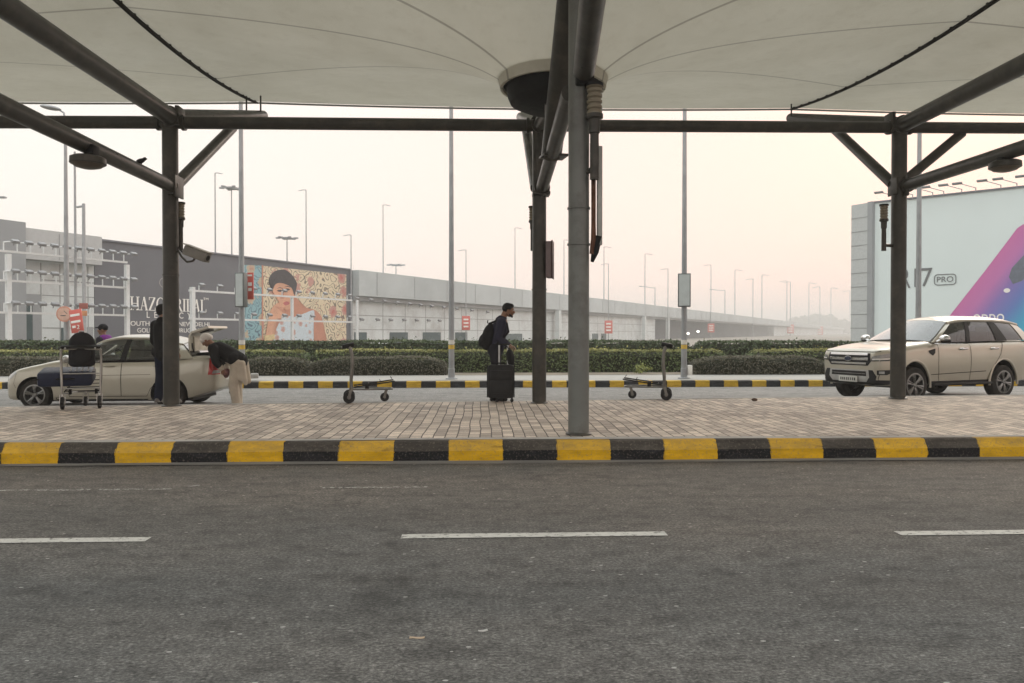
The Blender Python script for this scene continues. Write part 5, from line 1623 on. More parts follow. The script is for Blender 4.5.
for s in (1, -1):
    pillar(s, -.56, -.68, -1.36, -1.48, m_goldcar)
    pillar(s, -1.66, -1.78, -1.86, -1.96, m_trim)
    pillar(s, -2.66, -2.80, -2.62, -2.74, m_trim)
    pillar(s, -2.80, -3.02, -2.74, -2.82, m_trim)
    pillar(s, -3.58, -3.86, -3.42, -3.74, m_goldcar)
    mb = MB(); mb.path([Sd(s, -.56, -1.36, 1.0, .002)] + [Vector((x, s * rw(x), re_(x) - .035)) for x in np.linspace(-1.4, -3.76, 16)], .036, 8); mb.build("roof_edge", m_goldcar, suv)
    for (b0, b1, t0, t1), nm in (((-.68, -1.66, -1.48, -1.86), "front_window"), ((-1.78, -2.66, -1.96, -2.62), "rear_window"), ((-3.02, -3.58, -2.82, -3.42), "quarter_window")):
        surf_patch(nm, g_tint, suv, (lambda u, v, s=s, b0=b0, b1=b1, t0=t0, t1=t1: Sd(s, b0 + (b1 - b0) * u, t0 + (t1 - t0) * u, v * .97, -.012)), 10, 8)
    decal("belt_chrome", m_chrome, suv, bvh, line([(-.62, 1.168), (-1.6, 1.175), (-3.5, 1.205)], .02), *SIDE(s), off=.006)
    for pts in ([(-.72, 1.17), (-.70, .8), (-.76, .44)], [(-1.74, 1.19), (-1.74, .44)], [(-2.86, 1.2), (-2.72, .95), (-2.40, .62), (-2.32, .44), (-.76, .43)]): decal("door_gap", m_gap, suv, bvh, line(pts, .011), *SIDE(s))
    decal("crease_shade", m_gap, suv, bvh, line([(-.5, .60), (-2.25, .64)], .012), *SIDE(s))  # shade along the crease, drawn as a thin black strip
    decal("side_vent", m_trim, suv, bvh, [(-.40, 1.03), (-.62, 1.07), (-.60, .99), (-.52, .94), (-.50, 1.0), (-.42, .99)], *SIDE(s), off=.008)
    # wheel arch lips and dark lower cladding
    for ax in (0, -2.85):
        mb = MB(); mb.path([(ax + .475 * math.cos(a), s * (.905 if ax else .9), .385 + .475 * math.sin(a)) for a in np.linspace(rad(-8), rad(188), 22)], .026, 8); mb.build("arch_lip", m_goldcar, suv)
    decal("sill_cladding", m_trim, suv, bvh, [(-.47, .365), (-.47, .455), (-2.38, .455), (-2.38, .365)], *SIDE(s), off=.01)
    mb = MB(); mb.box((-1.42, s * .93, .385), (1.86, .14, .05), None, .018); mb.build("side_step", m_trim, suv)
    for x in (-1.50, -2.52): MB().path([(x + .12, s * .918, 1.055), (x + .09, s * .952, 1.06), (x - .09, s * .952, 1.065), (x - .12, s * .918, 1.065)], .018, 8).build("handle", m_chrome, suv)
    mb = MB(); mb.ball((-.74, s * 1.03, 1.28), (.07, .13, .082), 3); mb.tube((-.72, s * .88, 1.21), (-.72, s * .98, 1.25), .04, n=8)
    mr_ = mb.build("mirror", m_chrome, suv)
    MB().ball((-.755, s * 1.035, 1.235), (.075, .13, .055), 3).build("mirror_base", m_trim, mr_)
    # lamps wrap the corner, so they are laid on from the front quarter
    q = (lambda u, v, s=s: (.9 + 1.2 + .45, s * (u + .75), v)); dq = (-1.0, -s * .42, 0)
    decal("headlamp_strip", m_whiteink, suv, bvh, [(.56, .87), (.86, .88), (1.16, .955), (1.16, .975), (.86, .905), (.56, .892)], q, dq, .014)
    decal("headlamp", m_lampd, suv, bvh, [(.52, .86), (.54, .93), (.86, .985), (1.20, 1.015), (1.18, .95), (.88, .87)], q, dq, .008)
    decal("headlamp_frame", m_trim, suv, bvh, [(.52, .845), (.52, .862), (.86, .872), (1.16, .95), (1.17, .93), (.86, .855)], q, dq, .009)
    decal("fog_surround", m_trim, suv, bvh, [(.66, .61), (.66, .69), (.90, .70), (.94, .66), (.84, .61)], q, dq, .008)
    decal("fog_lamp", m_headl, suv, bvh, [(.70, .63), (.70, .675), (.80, .675), (.80, .63)], q, dq, .013)
    decal("bumper_corner", m_trim, suv, bvh, [(.50, .40), (.54, .50), (.80, .50), (1.15, .49), (1.15, .44), (.8, .40)], q, dq, .006)
    qr = (lambda u, v, s=s: (u - .95, s * 1.75, v))
    decal("tail_lamp", m_taill, suv, bvh, [(-3.52, .98), (-3.66, 1.14), (-3.93, 1.16), (-3.95, 1.0)], qr, (.6, -s, 0), .008)
surf_patch("windscreen", g_wind, suv, lambda u, v: Vector((-.56 - .80 * v + .14 * (1 - (2 * u - 1) ** 2) * (1 - v * .6), (2 * u - 1) * (.835 - .235 * v), 1.215 + .44 * v + .04 * (1 - (2 * u - 1) ** 2))), 14, 10)
surf_patch("rear_screen", g_tint, suv, lambda u, v: Vector((-3.88 + .10 * v, (2 * u - 1) * (.80 - .22 * v), 1.235 + .40 * v)), 8, 6)
for y in (.38, -.38):
    mb = MB(); mb.box((-1.72, y, 1.18), (.15, .48, .62), Euler((0, rad(-14), 0)).to_matrix(), .05); mb.box((-1.82, y, 1.50), (.1, .26, .17), None, .04); mb.build("front_seat", m_seat, suv)
mb = MB(); mb.box((-2.72, 0, 1.2), (.15, 1.3, .5), Euler((0, rad(-14), 0)).to_matrix(), .05)
for y in (.4, -.4): mb.box((-2.80, y, 1.48), (.09, .26, .15), None, .03)
mb.build("rear_seat", m_seat, suv)
MB().box((-.95, 0, 1.23), (.5, 1.5, .1), None, .03).build("dashboard", m_inside, suv)
MB().box((-1.45, 0, .40), (3.9, 1.5, .14)).build("underbody", m_trim, suv)
# front: three-bar grille in a dark mouth, silver guard round a dark intake, plate
decal("grille", m_trim, suv, bvh, [(-.50, .765), (.50, .765), (.58, .84), (.55, .985), (-.55, .985), (-.58, .84)], *FRONT, off=.006)
gr = [c for c in suv.children if c.name.startswith("grille")][0]
for z, h, w in ((.965, .036, .50), (.885, .046, .52), (.805, .036, .47)): decal("grille_bar", m_chrome, gr, bvh, [(-w, z - h / 2), (w, z - h / 2), (w, z + h / 2), (-w, z + h / 2)], *FRONT, off=.026)
ov = [(.105 * math.cos(a), .885 + .046 * math.sin(a)) for a in np.linspace(0, 2 * PI, 25)[:-1]]
decal("emblem", m_chrome, gr, bvh, ov, *FRONT, off=.036)
decal("emblem_face", mat("emblem_blue", (.03, .04, .075), .3), gr, bvh, [(x * .86, .885 + (z - .885) * .78) for x, z in ov], *FRONT, off=.040)
decal("bumper_surround", m_trim, suv, bvh, [(-.66, .42), (.66, .42), (.70, .58), (.62, .69), (-.62, .69), (-.70, .58)], *FRONT, off=.004)
decal("bumper_guard", mat("guard_silver", (.46, .46, .45), .35, metal=.6), suv, bvh, [(-.46, .45), (.46, .45), (.54, .55), (.52, .69), (-.52, .69), (-.54, .55)], *FRONT, off=.008)
decal("intake", m_trim, suv, bvh, [(-.47, .575), (.47, .575), (.46, .665), (-.46, .665)], *FRONT, off=.016)
decal("intake_slat", m_rim, suv, bvh, line([(-.45, .62), (.45, .62)], .012), *FRONT, off=.024)
decal("lower_lip", m_trim, suv, bvh, [(-.62, .40), (.62, .40), (.60, .44), (-.60, .44)], *FRONT, off=.014)
pl = MB().box((.935, 0, .50), (.016, .50, .125), None, .004).build("number_plate", m_plate, suv)
mb = MB()
for k, (y, w) in enumerate(((.19, .04), (.14, .035), (.085, .03), (.03, .03), (-.02, .04), (-.08, .03), (-.13, .035), (-.185, .035))): mb.box((.945, y, .50), (.004, w * .7, .06))
mb.build("lettering", m_trim, pl)
decal("bonnet_gap", m_gap, suv, bvh, line([(-.74, 1.02), (-.6, 1.01), (.6, 1.01), (.74, 1.02)], .010), *FRONT)

def lift(p):
    k = min(max((p.z - .6) / .5, 0), 1) * .10 
    return Vector((p.x, p.y, p.z + k))
reshape(suv, lift)

# ================================================================== people
m_skin = mat("skin", (.24, .125, .075), .55, var=.1, vs=20)
m_hair = mat("black_hair", (.012, .011, .011), .6, var=.3, vs=60, bmp=.4, bs=200)
m_shoe = mat("dark_shoes", (.03, .026, .024), .6)
m_eye = mat("eye", (.55, .53, .5), .2)
m_iris = mat("iris", (.02, .012, .008), .2)
def cloth(name, col, var=.12):
    return mat(name, col, .88, var=var, vs=5, bmp=.5, bs=28, spec=.2)
def hand(mb, wrist, d, pal, curl=.5, k=1.0):
    """palm, four unequal bent fingers, thumb from the side. d: pointing direction, pal: palm normal"""
    d, pal = Vector(d).normalized(), Vector(pal).normalized()
    pal = (pal - d * pal.dot(d)).normalized(); side = d.cross(pal)
    wrist = Vector(wrist)
    for i in range(4):
        o = (i - 1.5) * .019 * k
        mb.capsule(wrist + d * .01 + side * o * .7, wrist + d * .075 * k + side * o, .013 * k, .0115 * k, 8)
    L = (.066, .076, .071, .055)
    for i in range(4):
        o = (i - 1.5) * .020 * k
        p = wrist + d * .082 * k + side * o; dd = d.copy(); a = curl
        for j in range(3):
            dd = (dd * math.cos(a * .75) + pal * math.sin(a * .75)).normalized()
            q = p + dd * (L[i] * k * (.42, .32, .26)[j])
            mb.capsule(p, q, .0085 * k, .0078 * k, 8); p = q
    p = wrist + d * .025 * k - side * .03 * k
    q = p + (d * .6 - side * .55 + pal * .45).normalized() * .042 * k; r = q + (d * .75 + pal * .55).normalized() * .034 * k
    mb.capsule(p, q, .012 * k, .010 * k, 8); mb.capsule(q, r, .010 * k, .0085 * k, 8)
def head(mb, c, f, up=(0, 0, 1)):
    """face towards f; c = centre of the skull"""
    f, up = Vector(f).normalized(), Vector(up)
    up = (up - f * up.dot(f)).normalized(); sd = up.cross(f)
    M = Matrix((f, sd, up)).transposed()
    L = lambda x, y, z: Vector(c) + M @ Vector((x, y, z))
    mb.ball(L(-.008, 0, .022), (.095, .075, .092), 3, M)
    mb.ball(L(.030, 0, -.040), (.062, .058, .075), 3, M)
    mb.ball(L(.064, 0, -.088), (.026, .034, .022), 2, M)
    mb.capsule(L(.088, 0, .012), L(.108, 0, -.028), .011, .015, 8)
    mb.ball(L(.104, 0, -.030), (.012, .018, .010), 2, M)
    mb.capsule(L(.084, -.035, .032), L(.084, .035, .032), .013, .013, 8)
    mb.capsule(L(.087, -.018, -.062), L(.087, .018, -.062), .009, .009, 8)
    for s in (1, -1):
        mb.ball(L(-.005, s * .077, -.008), (.026, .010, .034), 2, M)
        mb.ball(L(.06, s * .042, -.03), (.03, .02, .025), 2, M)
    return L, M
def eyes(parent, L):
    for s in (1, -1):
        e = MB().ball(L(.083, s * .031, .012), .0125, 2).build("eye", m_eye, parent)
        MB().ball(L(.0935, s * .031, .012), .0055, 2).build("iris", m_iris, e)
def limb(mb, pts, rs):
    for (p, q), (a, b) in zip(zip(pts, pts[1:]), zip(rs, rs[1:])): mb.capsule(p, q, a, b, 14)
def shoe(parent, ank, f, m=m_shoe):
    f = Vector(f).normalized(); a = Vector(ank); a.z = 0
    mb = MB()
    mb.capsule(a - f * .05 + Vector((0, 0, .042)), a + f * .13 + Vector((0, 0, .036)), .04, .036, 12)
    mb.capsule(a + Vector((0, 0, .05)), a + Vector((0, 0, .11)), .042, .045, 12)
    M = Matrix((f, Vector((-f.y, f.x, 0)), Vector((0, 0, 1)))).transposed()
    mb.box(a + f * .045 + Vector((0, 0, .014)), (.27, .085, .026), M, .01)
    blob("shoe", mb, .009, m, parent, 4)
def vz(x, y, z): return Vector((x, y, z))

# --- traveller with suitcase, facing right
b0 = P(500.5, 400.6, 12.98); b0.z = PZ
man = empty("person", b0, 0, "person with backpack leaning on a black suitcase, looking right", "person")
hx_, hz = .14, 1.575
mb = MB()
Lh, Mh = head(mb, vz(hx_, 0, hz), (1, .06, -.10))
mb.capsule(vz(.03, 0, 1.40), vz(.08, 0, 1.53), .058, .055)
limb(mb, [vz(.02, 0, 1.36), vz(-.06, 0, 1.10), vz(-.10, 0, .92)], [.11, .12, .12])
SH = {1: vz(.00, .17, 1.37), -1: vz(.02, -.17, 1.37)}
EL = {1: vz(-.02, .22, 1.10), -1: vz(-.05, -.22, 1.10)}
WR = {1: vz(.17, .12, .965), -1: vz(.13, -.13, .955)}
for s in (1, -1):
    limb(mb, [SH[s], EL[s], WR[s]], [.052, .042, .028])
    hand(mb, WR[s], (.85, -.1 * s, -.35), (.1, 0, -1), .75)
    limb(mb, [vz(-.10, s * .09, .90), vz(-.06, s * .10, .49), vz(-.09, s * .105, .09)], [.085, .055, .04])
body = blob("body", mb, .0065, m_skin, man, 3)
eyes(body, Lh)
mb = MB()
mb.ball(Lh(-.020, 0, .040), (.098, .083, .098), 3, Mh); mb.ball(Lh(.03, 0, .085), (.06, .06, .045), 3, Mh)
for s in (1, -1): mb.capsule(Lh(.0, s * .074, .03), Lh(.005, s * .074, -.005), .014, .010, 8)
blob("hair", mb, .008, m_hair, man, 1)
mb = MB()
for s in (1, -1): mb.capsule(Lh(.03, s * .05, -.075), Lh(.075, s * .02, -.105), .02, .016, 8)
mb.capsule(Lh(.10, -.02, -.05), Lh(.10, .02, -.05), .009, .009, 8)
blob("beard", mb, .007, m_hair, man, 1)
m_navy = cloth("navy_shirt", (.030, .030, .050))
mb = MB()
limb(mb, [vz(.01, 0, 1.385), vz(.0, 0, 1.30), vz(-.05, 0, 1.10), vz(-.09, 0, .88)], [.11, .145, .145, .15])
mb.capsule(vz(.0, -.14, 1.365), vz(.0, .14, 1.365), .08, .08)
for s in (1, -1): limb(mb, [SH[s], EL[s], EL[s].lerp(WR[s], .88)], [.082, .066, .045])
mb.lathe([(.05, .03), (.075, .03), (.072, .075), (.06, .08)], vz(.03, 0, 1.40), (.25, 0, 1), 20)
blob("shirt", mb, .009, m_navy, man, 5)
m_jean = cloth("dark_trousers", (.018, .018, .024))
mb = MB()
mb.capsule(vz(-.10, -.06, .90), vz(-.10, .06, .90), .128, .128)
for s in (1, -1): limb(mb, [vz(-.10, s * .085, .88), vz(-.06, s * .10, .49), vz(-.09, s * .105, .07)], [.112, .08, .07])
blob("trousers", mb, .01, m_jean, man, 5)
for s in (1, -1): shoe(man, vz(-.08, s * .105, 0), (1, s * .15, 0))

# --- backpack on his back
bp = empty("backpack", b0 + vz(-.19, 0, .98), 0, "black backpack worn by the person with the black suitcase", "backpack")
m_bag = cloth("black_nylon", (.016, .016, .018))
mb = MB(); tilt = Euler((0, rad(14), 0)).to_matrix()
mb.ball((-.02, 0, .15), (.115, .16, .23), 3, tilt); mb.ball((-.03, 0, .05), (.125, .155, .16), 3, tilt)
blob("bag", mb, .012, m_bag, bp, 3)
mb = MB(); mb.ball((-.13, 0, .07), (.065, .12, .12), 3, tilt); blob("front_pocket", mb, .01, m_bag, bp, 2)
for s in (1, -1): MB().path([vz(-.02, s * .11, .36), vz(.16, s * .13, .43), vz(.30, s * .13, .36), vz(.33, s * .135, .22), vz(.20, s * .16, .06), vz(.04, s * .13, -.04)], .017, 8).build("strap", m_bag, bp)
MB().path([vz(-.04, -.03, .37), vz(-.03, -.02, .42), vz(-.03, .02, .42), vz(-.04, .03, .37)], .010, 8).build("handle", m_bag, bp)

# --- suitcase
sc_ = P(501, 401.5, 12.72); sc_.z = PZ
sc = empty("suitcase", sc_, rad(-4), "tall black wheeled suitcase with raised silver handle", "suitcase")
m_case = mat("black_case", (.017, .017, .018), .6, var=.25, vs=8, bmp=.3, bs=60)
MB().box((0, 0, .35), (.45, .28, .57), None, .045).build("shell", m_case, sc)
for z in (.26, .47): MB().box((0, -.145, z), (.36, .03, .15 if z > .4 else .22), None, .012).build("pocket", m_case, sc)
for x in (-.228, .228): MB().path([(x, -.1, .08), (x, -.1, .62)], .009, 6).build("piping", m_bag, sc)
MB().path([(-.07, -.06, .635), (-.07, -.075, .665), (.07, -.075, .665), (.07, -.06, .635)], .013, 8).build("grip", m_bag, sc)
m_tele = mat("telescopic_handle", (.42, .42, .42), .35, metal=.6)
for x in (-.035, .115): MB().box((x, .06, .80), (.03, .014, .36)).build("handle_tube", m_tele, sc)
MB().box((.04, .06, .985), (.20, .03, .03), None, .01).build("handle_bar", m_case, sc)
for x in (-.17, -.06, .08, .19):
    y = -.09 if x in (-.06, .19) else .09
    w = MB().tube((x, y - .012, .03), (x, y + .012, .03), .03, n=16).build("wheel", m_case, sc)
    MB().box((x, y, .062), (.03, .04, .035), None, .006).build("fork", m_case, w)
hb2 = empty("small_bag", sc_ + vz(.165, .02, .64), 0, "small dark bag propped on the suitcase beside its handle", "bag")
mb = MB(); mb.ball((0, 0, .12), (.07, .09, .15), 3, Euler((0, rad(-8), 0)).to_matrix()); mb.box((0, 0, .03), (.1, .15, .06), None, .02); blob("bag", mb, .01, m_bag, hb2, 3)
MB().path([(-.02, 0, .25), (-.06, 0, .31), (-.10, .02, .28)], .009, 6).build("strap", m_bag, hb2)

# --- person in black jacket behind the left column, seen from behind
b0 = G(169, 404.6, PZ); b0.y += .35; b0.x = P(164.5, 400, b0.y).x
man = empty("person", b0, rad(-32), "person in black jacket and jeans half hidden by the column with camera", "person")
mb = MB()
Lh, Mh = head(mb, vz(-.055, .02, 1.55), (.35, .9, -.08))
mb.capsule(vz(-.05, 0, 1.36), vz(-.05, .015, 1.48), .06, .056)
limb(mb, [vz(-.05, 0, 1.30), vz(-.03, 0, 1.05), vz(0, 0, .88)], [.11, .12, .12])
for s in (1, -1):
    a, e, w = vz(-.05 + s * .18, 0, 1.32), vz(-.03 + s * .215, -.02, 1.05), vz(.0 + s * .20, .10, .86)
    limb(mb, [a, e, w], [.052, .042, .028]); hand(mb, w, (0, .35, -.9), (-s, 0, 0), .5)
    limb(mb, [vz(s * .09, 0, .86), vz(s * .13, .02, .47), vz(s * .165, 0, .09)], [.085, .055, .04])
body = blob("body", mb, .0065, m_skin, man, 3); eyes(body, Lh)
mb = MB(); mb.ball(Lh(-.02, 0, .03), (.098, .088, .098), 3, Mh); mb.ball(Lh(-.045, 0, -.02), (.06, .07, .06), 3, Mh); blob("hair", mb, .009, m_hair, man, 2)
m_blk = cloth("black_jacket", (.014, .014, .015))
mb = MB()
limb(mb, [vz(-.05, 0, 1.37), vz(-.05, 0, 1.27), vz(-.03, 0, 1.05), vz(0, 0, .84)], [.10, .15, .155, .155])
mb.capsule(vz(-.22, 0, 1.315), vz(.12, 0, 1.315), .085, .085)
mb.capsule(vz(-.12, -.02, .86), vz(.1, -.02, .86), .12, .12)
mb.lathe([(.05, 0), (.092, 0), (.085, .07), (.06, .08)], vz(-.05, 0, 1.36), (0, 0, 1), 20)
for s in (1, -1): limb(mb, [vz(-.05 + s * .18, 0, 1.32), vz(-.03 + s * .215, -.02, 1.05), vz(.0 + s * .205, .085, .90)], [.085, .07, .055])
blob("jacket", mb, .010, m_blk, man, 5)
m_blue = cloth("blue_jeans", (.016, .020, .036))
mb = MB(); mb.capsule(vz(-.06, 0, .86), vz(.06, 0, .86), .13, .13)
for s in (1, -1): limb(mb, [vz(s * .085, 0, .85), vz(s * .13, .02, .47), vz(s * .165, 0, .07)], [.11, .082, .072])
blob("jeans", mb, .010, m_blue, man, 5)
for s in (1, -1): shoe(man, vz(s * .165, 0, 0), (s * .5, .8, 0), mat("grey_shoes", (.16, .15, .14), .6))

# --- man bending into the boot, facing left
b0 = P(238, 400, 14.75); b0.z = FZ
man = empty("person", b0, 0, "person in white cap, black waistcoat and cream kurta bending into the car boot", "person")
mb = MB()
Lh, Mh = head(mb, vz(-.60, -.02, 1.36), (-.80, -.05, -.75))
mb.capsule(vz(-.44, 0, 1.25), vz(-.54, -.01, 1.32), .058, .055)
limb(mb, [vz(-.42, 0, 1.20), vz(-.2, 0, 1.07), vz(.0, 0, .90)], [.115, .12, .12])
for s in (1, -1):
    a, e, w = vz(-.42, s * .18, 1.20), vz(-.35, s * .21, .95), vz(-.25, s * .14, .78)
    limb(mb, [a, e, w], [.05, .042, .028]); hand(mb, w, (.3, -.1 * s, -.8), (0, -s, 0), .8)
    limb(mb, [vz(.0, s * .09, .88), vz(-.05, s * .10, .48), vz(-.01 - .02 * s, s * .10, .09)], [.085, .055, .04])
body = blob("body", mb, .0065, m_skin, man, 3); eyes(body, Lh)
mb = MB(); mb.ball(Lh(-.02, 0, .045), (.108, .098, .098), 3, Mh); mb.capsule(Lh(.05, -.06, .04), Lh(.05, .06, .04), .045, .045); mb.capsule(Lh(-.09, -.04, -.0), Lh(-.09, .04, -.0), .05, .05)
blob("cap", mb, .010, cloth("white_cap", (.60, .56, .52)), man, 3)
m_cream = cloth("cream_cotton", (.52, .455, .37))
mb = MB()
limb(mb, [vz(-.40, 0, 1.19), vz(-.2, 0, 1.07), vz(.0, 0, .92)], [.12, .15, .15])
for s in (1, -1): limb(mb, [vz(-.42, s * .18, 1.20), vz(-.35, s * .21, .95), vz(-.27, s * .15, .815)], [.078, .066, .056])
for x, z in ((.06, .62), (.12, .60), (.0, .60)): mb.capsule(vz(.02, -.08, .92), vz(x, -.10, z), .11, .075); mb.capsule(vz(.02, .08, .92), vz(x, .10, z), .11, .075)
mb.capsule(vz(.10, -.1, .90), vz(.19, -.13, .52), .08, .045); mb.capsule(vz(.10, .1, .90), vz(.17, .13, .54), .08, .05)
blob("kurta", mb, .010, m_cream, man, 5)
mb = MB(); mb.capsule(vz(0, -.06, .88), vz(0, .06, .88), .12, .12)
for s in (1, -1): limb(mb, [vz(.0, s * .085, .85), vz(-.05, s * .10, .48), vz(-.01 - .02 * s, s * .10, .10)], [.115, .10, .085])
blob("trousers", mb, .010, m_cream, man, 5)
mb = MB()
limb(mb, [vz(-.45, 0, 1.225), vz(-.36, 0, 1.18), vz(-.18, 0, 1.075), vz(.03, 0, .95)], [.10, .155, .17, .165])
for s in (1, -1): limb(mb, [vz(-.42, s * .175, 1.205), vz(-.35, s * .212, .95), vz(-.31, s * .18, .875)], [.098, .08, .07])
mb.capsule(vz(-.05, -.08, 1.0), vz(-.05, .08, 1.0), .14, .14)
blob("waistcoat", mb, .010, m_blk, man, 5)
for s in (1, -1): shoe(man, vz(-.01 - .02 * s, s * .10, 0), (-1, s * .1, 0))
# bundle he is lifting out
bd = empty("bundle", b0 + vz(-.22, -.02, .67), 0, "small patterned bundle in the hands of the bending person", "bag")
mb = MB(); mb.ball((0, 0, .05), (.06, .13, .08), 3); mb.ball((.03, -.05, .10), (.045, .06, .04), 2); mb.ball((-.02, .06, .0), (.05, .08, .06), 2)
blob("bag", mb, .012, mat("patterned_cloth", (.20, .10, .10), .9, var=.8, vs=14), bd, 2)

# --- person beyond the saloon
b0 = P(104, 390, 17.45); b0.z = FZ
man = empty("person", b0, 0, "person in dark cap and purple scarf standing beyond the car with open boot", "person")
mb = MB()
Lh, Mh = head(mb, vz(-.02, 0, 1.575), (-1, -.25, -.05))
mb.capsule(vz(.0, 0, 1.38), vz(-.01, 0, 1.5), .06, .056)
limb(mb, [vz(0, 0, 1.32), vz(0, 0, 1.05), vz(0, 0, .88)], [.11, .115, .12])
for s in (1, -1):
    a, e, w = vz(0, s * .19, 1.34), vz(.02, s * .25, 1.06), vz(-.06, s * .22, .84)
    limb(mb, [a, e, w], [.052, .042, .028]); hand(mb, w, (-.2, 0, -1), (0, -s, 0), .5)
    limb(mb, [vz(0, s * .09, .86), vz(-.02, s * .10, .47), vz(0, s * .11, .09)], [.085, .055, .04])
body = blob("body", mb, .007, m_skin, man, 3); eyes(body, Lh)
mb = MB(); mb.ball(Lh(-.01, 0, .045), (.108, .09, .095), 3, Mh); mb.capsule(Lh(.09, -.05, .06), Lh(.15, -.03, .052), .014, .012, 8); mb.capsule(Lh(.09, .05, .06), Lh(.15, .03, .052), .014, .012, 8); mb.capsule(Lh(.14, -.03, .054), Lh(.14, .03, .054), .014, .014, 8)
blob("cap", mb, .009, cloth("dark_cap", (.02, .02, .024)), man, 2)
mb = MB(); mb.lathe([(.05, 0), (.14, .0), (.145, .05), (.115, .12), (.10, .17), (.06, .16)], vz(0, 0, 1.36), (-.05, 0, 1), 20); mb.capsule(vz(.05, -.10, 1.37), vz(.05, .10, 1.37), .09, .09)
blob("scarf", mb, .010, cloth("purple_scarf", (.20, .045, .26), .25), man, 3)
mb = MB(); limb(mb, [vz(0, 0, 1.33), vz(0, 0, 1.05), vz(0, 0, .82)], [.14, .145, .15]); mb.capsule(vz(0, -.15, 1.33), vz(0, .15, 1.33), .085, .085)
for s in (1, -1): limb(mb, [vz(0, s * .19, 1.34), vz(.02, s * .25, 1.06), vz(-.055, s * .222, .88)], [.08, .068, .052])
blob("jacket", mb, .011, cloth("dark_jacket", (.03, .03, .04)), man, 4)
mb = MB()
for s in (1, -1): limb(mb, [vz(0, s * .085, .85), vz(-.02, s * .10, .47), vz(0, s * .11, .07)], [.11, .082, .07])
mb.capsule(vz(0, -.06, .86), vz(0, .06, .86), .125, .125)
blob("trousers", mb, .011, m_jean, man, 4)
for s in (1, -1): shoe(man, vz(0, s * .11, 0), (-1, 0, 0))

# ================================================================== luggage trolleys
m_trol = mat("trolley_steel", (.17, .165, .15), .4, metal=.7, var=.2, vs=6)
m_trolL = mat("bright_trolley_steel", (.36, .35, .33), .35, metal=.7, var=.15)
m_rub = mat("wheel_rubber", (.02, .02, .02), .7, var=.25)
def trolley(loc, rz, label, steel, group="airport luggage trolleys", ur=.029, hbs=(.20, .54, .075)):
    """local +x is forward, away from the handle"""
    t = empty("luggage_trolley", loc, rz, label, "trolley", group)
    # curved uprights and handle
    for s in (1, -1):
        MB().path([(0, s * .26, .20), (-.005, s * .265, .40), (.015, s * .27, .62), (.01, s * .27, .80), (-.02, s * .265, .93)], ur, 10).build("upright", steel, t)
    MB().path([(-.02, -.27, .935), (-.03, 0, .94), (-.02, .27, .935)], .022, 10).build("cross_tube", steel, t)
    MB().box((-.05, 0, .965), hbs, Euler((0, rad(-12), 0)).to_matrix(), .018).build("handlebar", m_dark, t)
    for s in (1, -1): MB().path([(.02, s * .2, .95), (-.08, s * .2, .955), (-.17, s * .2, .935)], .014, 8).build("brake_lever", steel, t)
    # base frame narrowing to the front, load deck rising towards the front
    for s in (1, -1):
        MB().path([(-.01, s * .26, .235), (.3, s * .22, .225), (.68, s * .13, .22)], .014, 8).build("base_rail", steel, t)
        MB().path([(.04, s * .23, .27), (.4, s * .22, .315), (.72, s * .20, .36)], .012, 8).build("deck_rail", m_dark, t)
        MB().box((.26, s * .18, .255), (.06, .04, .09), None, .008).build("deck_bracket", m_dark, t)
    for k in range(4):
        x = .1 + .19 * k
        MB().path([(x, -.225, .275 + .1 * k / 2.2), (x, .225, .275 + .1 * k / 2.2)], .008, 6).build("deck_bar", m_dark, t)
    MB().path([(.68, -.13, .22), (.70, 0, .22), (.68, .13, .22)], .014, 8).build("front_bumper", steel, t)
    MB().path([(0, -.265, .55), (0, .265, .55)], .010, 8).build("back_bar", steel, t)
    MB().path([(0, -.262, .32), (0, .262, .32)], .010, 8).build("back_bar", steel, t)
    for x, y, r, w in ((-.04, .25, .098, .045), (-.04, -.25, .098, .045), (.56, 0.0, .075, .045)):
        o = MB().lathe([(r * .45, -w / 2), (r * .9, -w / 2), (r, -w * .3), (r, w * .3), (r * .9, w / 2), (r * .45, w / 2), (r * .40, w * .3), (0, w * .32)], (x, y, r), (0, 1, 0), 28).build("wheel", m_rub, t)
        mb = MB().tube((x, y - w * .6, r), (x, y + w * .6, r), r * .33, n=14)
        for q in (1, -1): mb.box((x + .012, y + q * w * .8, r + .06), (.045, .008, .15), Euler((0, rad(14), 0)).to_matrix())
        mb.tube((x + .02, y, r + .10), (x + .03, y, .235), .018, n=8)
        mb.build("caster", steel, o)
    return t
p = P(351.5, 403, 12.75); p.z = PZ
trolley(p, rad(10), "empty dark trolley left of the man, its handle at left", m_trol)
p = P(664, 400, 13.1); p.z = PZ
trolley(p, rad(166), "empty dark trolley right of the grey column, its handle at right", m_trol)
p = P(81.5, 407.5, 11.75); p.z = PZ
tl_ = trolley(p, rad(112), "loaded trolley with backpack and blue suitcase beside the saloon car", m_trolL, ur=.019, hbs=(.12, .54, .04))
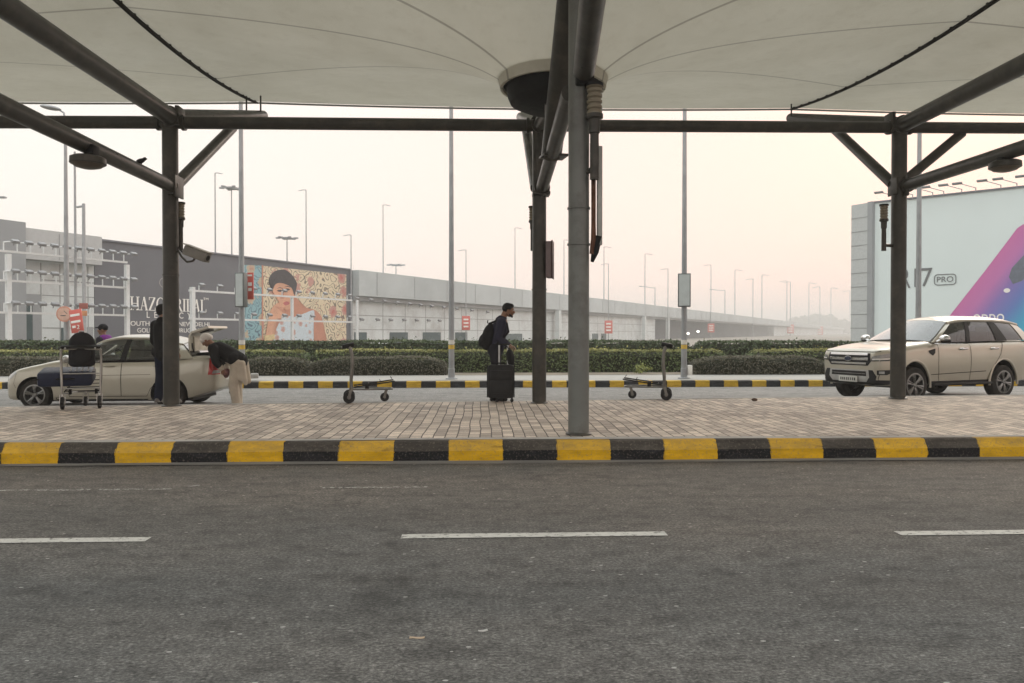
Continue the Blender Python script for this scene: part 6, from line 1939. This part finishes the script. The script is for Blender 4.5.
# upper basket of the loaded trolley
MB().path([(.02, -.24, .74), (.22, -.22, .72), (.24, 0, .72), (.22, .22, .72), (.02, .24, .74)], .009, 8).build("basket_rim", m_trolL, tl_)
for y in (-.16, -.08, 0, .08, .16): MB().path([(.0, y, .60), (.2, y, .58), (.235, y, .72)], .006, 6).build("basket_wire", m_trolL, tl_)
M_ = gmat(tl_)
bq = empty("backpack", M_ @ vz(.12, .0, .64), rad(112), "black round topped backpack standing in the loaded trolley basket", "backpack")
mb = MB(); mb.ball((0, 0, .36), (.13, .185, .20), 3); mb.box((0, 0, .20), (.22, .36, .38), None, .06)
blob("bag", mb, .012, m_bag, bq, 3)
mb = MB(); mb.ball((-.13, 0, .20), (.06, .14, .14), 3); blob("front_pocket", mb, .01, m_bag, bq, 2)
MB().path([(-.02, -.05, .53), (-.02, -.03, .57), (-.02, .03, .57), (-.02, .05, .53)], .010, 8).build("handle", m_tele, bq)
bs_ = empty("suitcase", M_ @ vz(.36, .20, .37), rad(112), "navy blue suitcase lying across the deck of the loaded trolley", "suitcase")
m_navycase = mat("navy_case", (.012, .017, .040), .5, var=.2, vs=8, bmp=.2, bs=60)
MB().box((0, .03, .12), (.62, .74, .23), Euler((0, rad(-6), 0)).to_matrix(), .045).build("shell", m_navycase, bs_)
MB().path([(-.3, -.32, .10), (-.3, .40, .10)], .010, 8).build("piping", m_dark, bs_)
MB().path([(-.32, -.1, .1), (-.35, -.08, .1), (-.35, .12, .1), (-.32, .14, .1)], .012, 8).build("grip", m_dark, bs_)

# stone on the pavement
q = G(754.5, 401, PZ)
st_ = MB(); st_.ball((0, 0, .022), (.05, .035, .028), 3)
for v in st_.bm.verts: v.co += Vector((R.uniform(-.005, .005), R.uniform(-.005, .005), R.uniform(-.004, .004)))
o = st_.build("stone", mat("brown_stone", (.09, .055, .035), .9, var=.4, vs=30)); o.location = q
tag(o, "small brown stone lying on the pavement left of the off-road car", "stone")
# loose bits on the road
for k, (px, py, kind, lab) in enumerate(((417, 638, 0, "pale scrap lying on the road, upper of the bottom pair"), (483, 631, 1, "flattened white scrap lying on the road below the centre dash"), (194, 486, 2, "white paper scrap on the road near the left kerb"))):
    q = G(px, py, 0)
    mb = MB(); w = (.035, .022, .05)[kind]
    prev = None
    for i in range(5):
        a = -1 + i * .5
        cur = [mb.bm.verts.new((a * w, -.009, .003 + .002 * math.sin(i * 1.7 + k))), mb.bm.verts.new((a * w, .010, .003 + .002 * math.cos(i * 1.3 + k)))]
        if prev: mb.face((prev[0], cur[0], cur[1], prev[1]))
        prev = cur
    o = mb.build("paper_scrap", (mat("tan_scrap", (.34, .26, .18), .8), m_conc, m_conc)[kind])
    o.location = q; o.rotation_euler = (0, 0, .2 * k)
    md = o.modifiers.new("s", 'SOLIDIFY'); md.thickness = .002
    tag(o, lab, "litter")
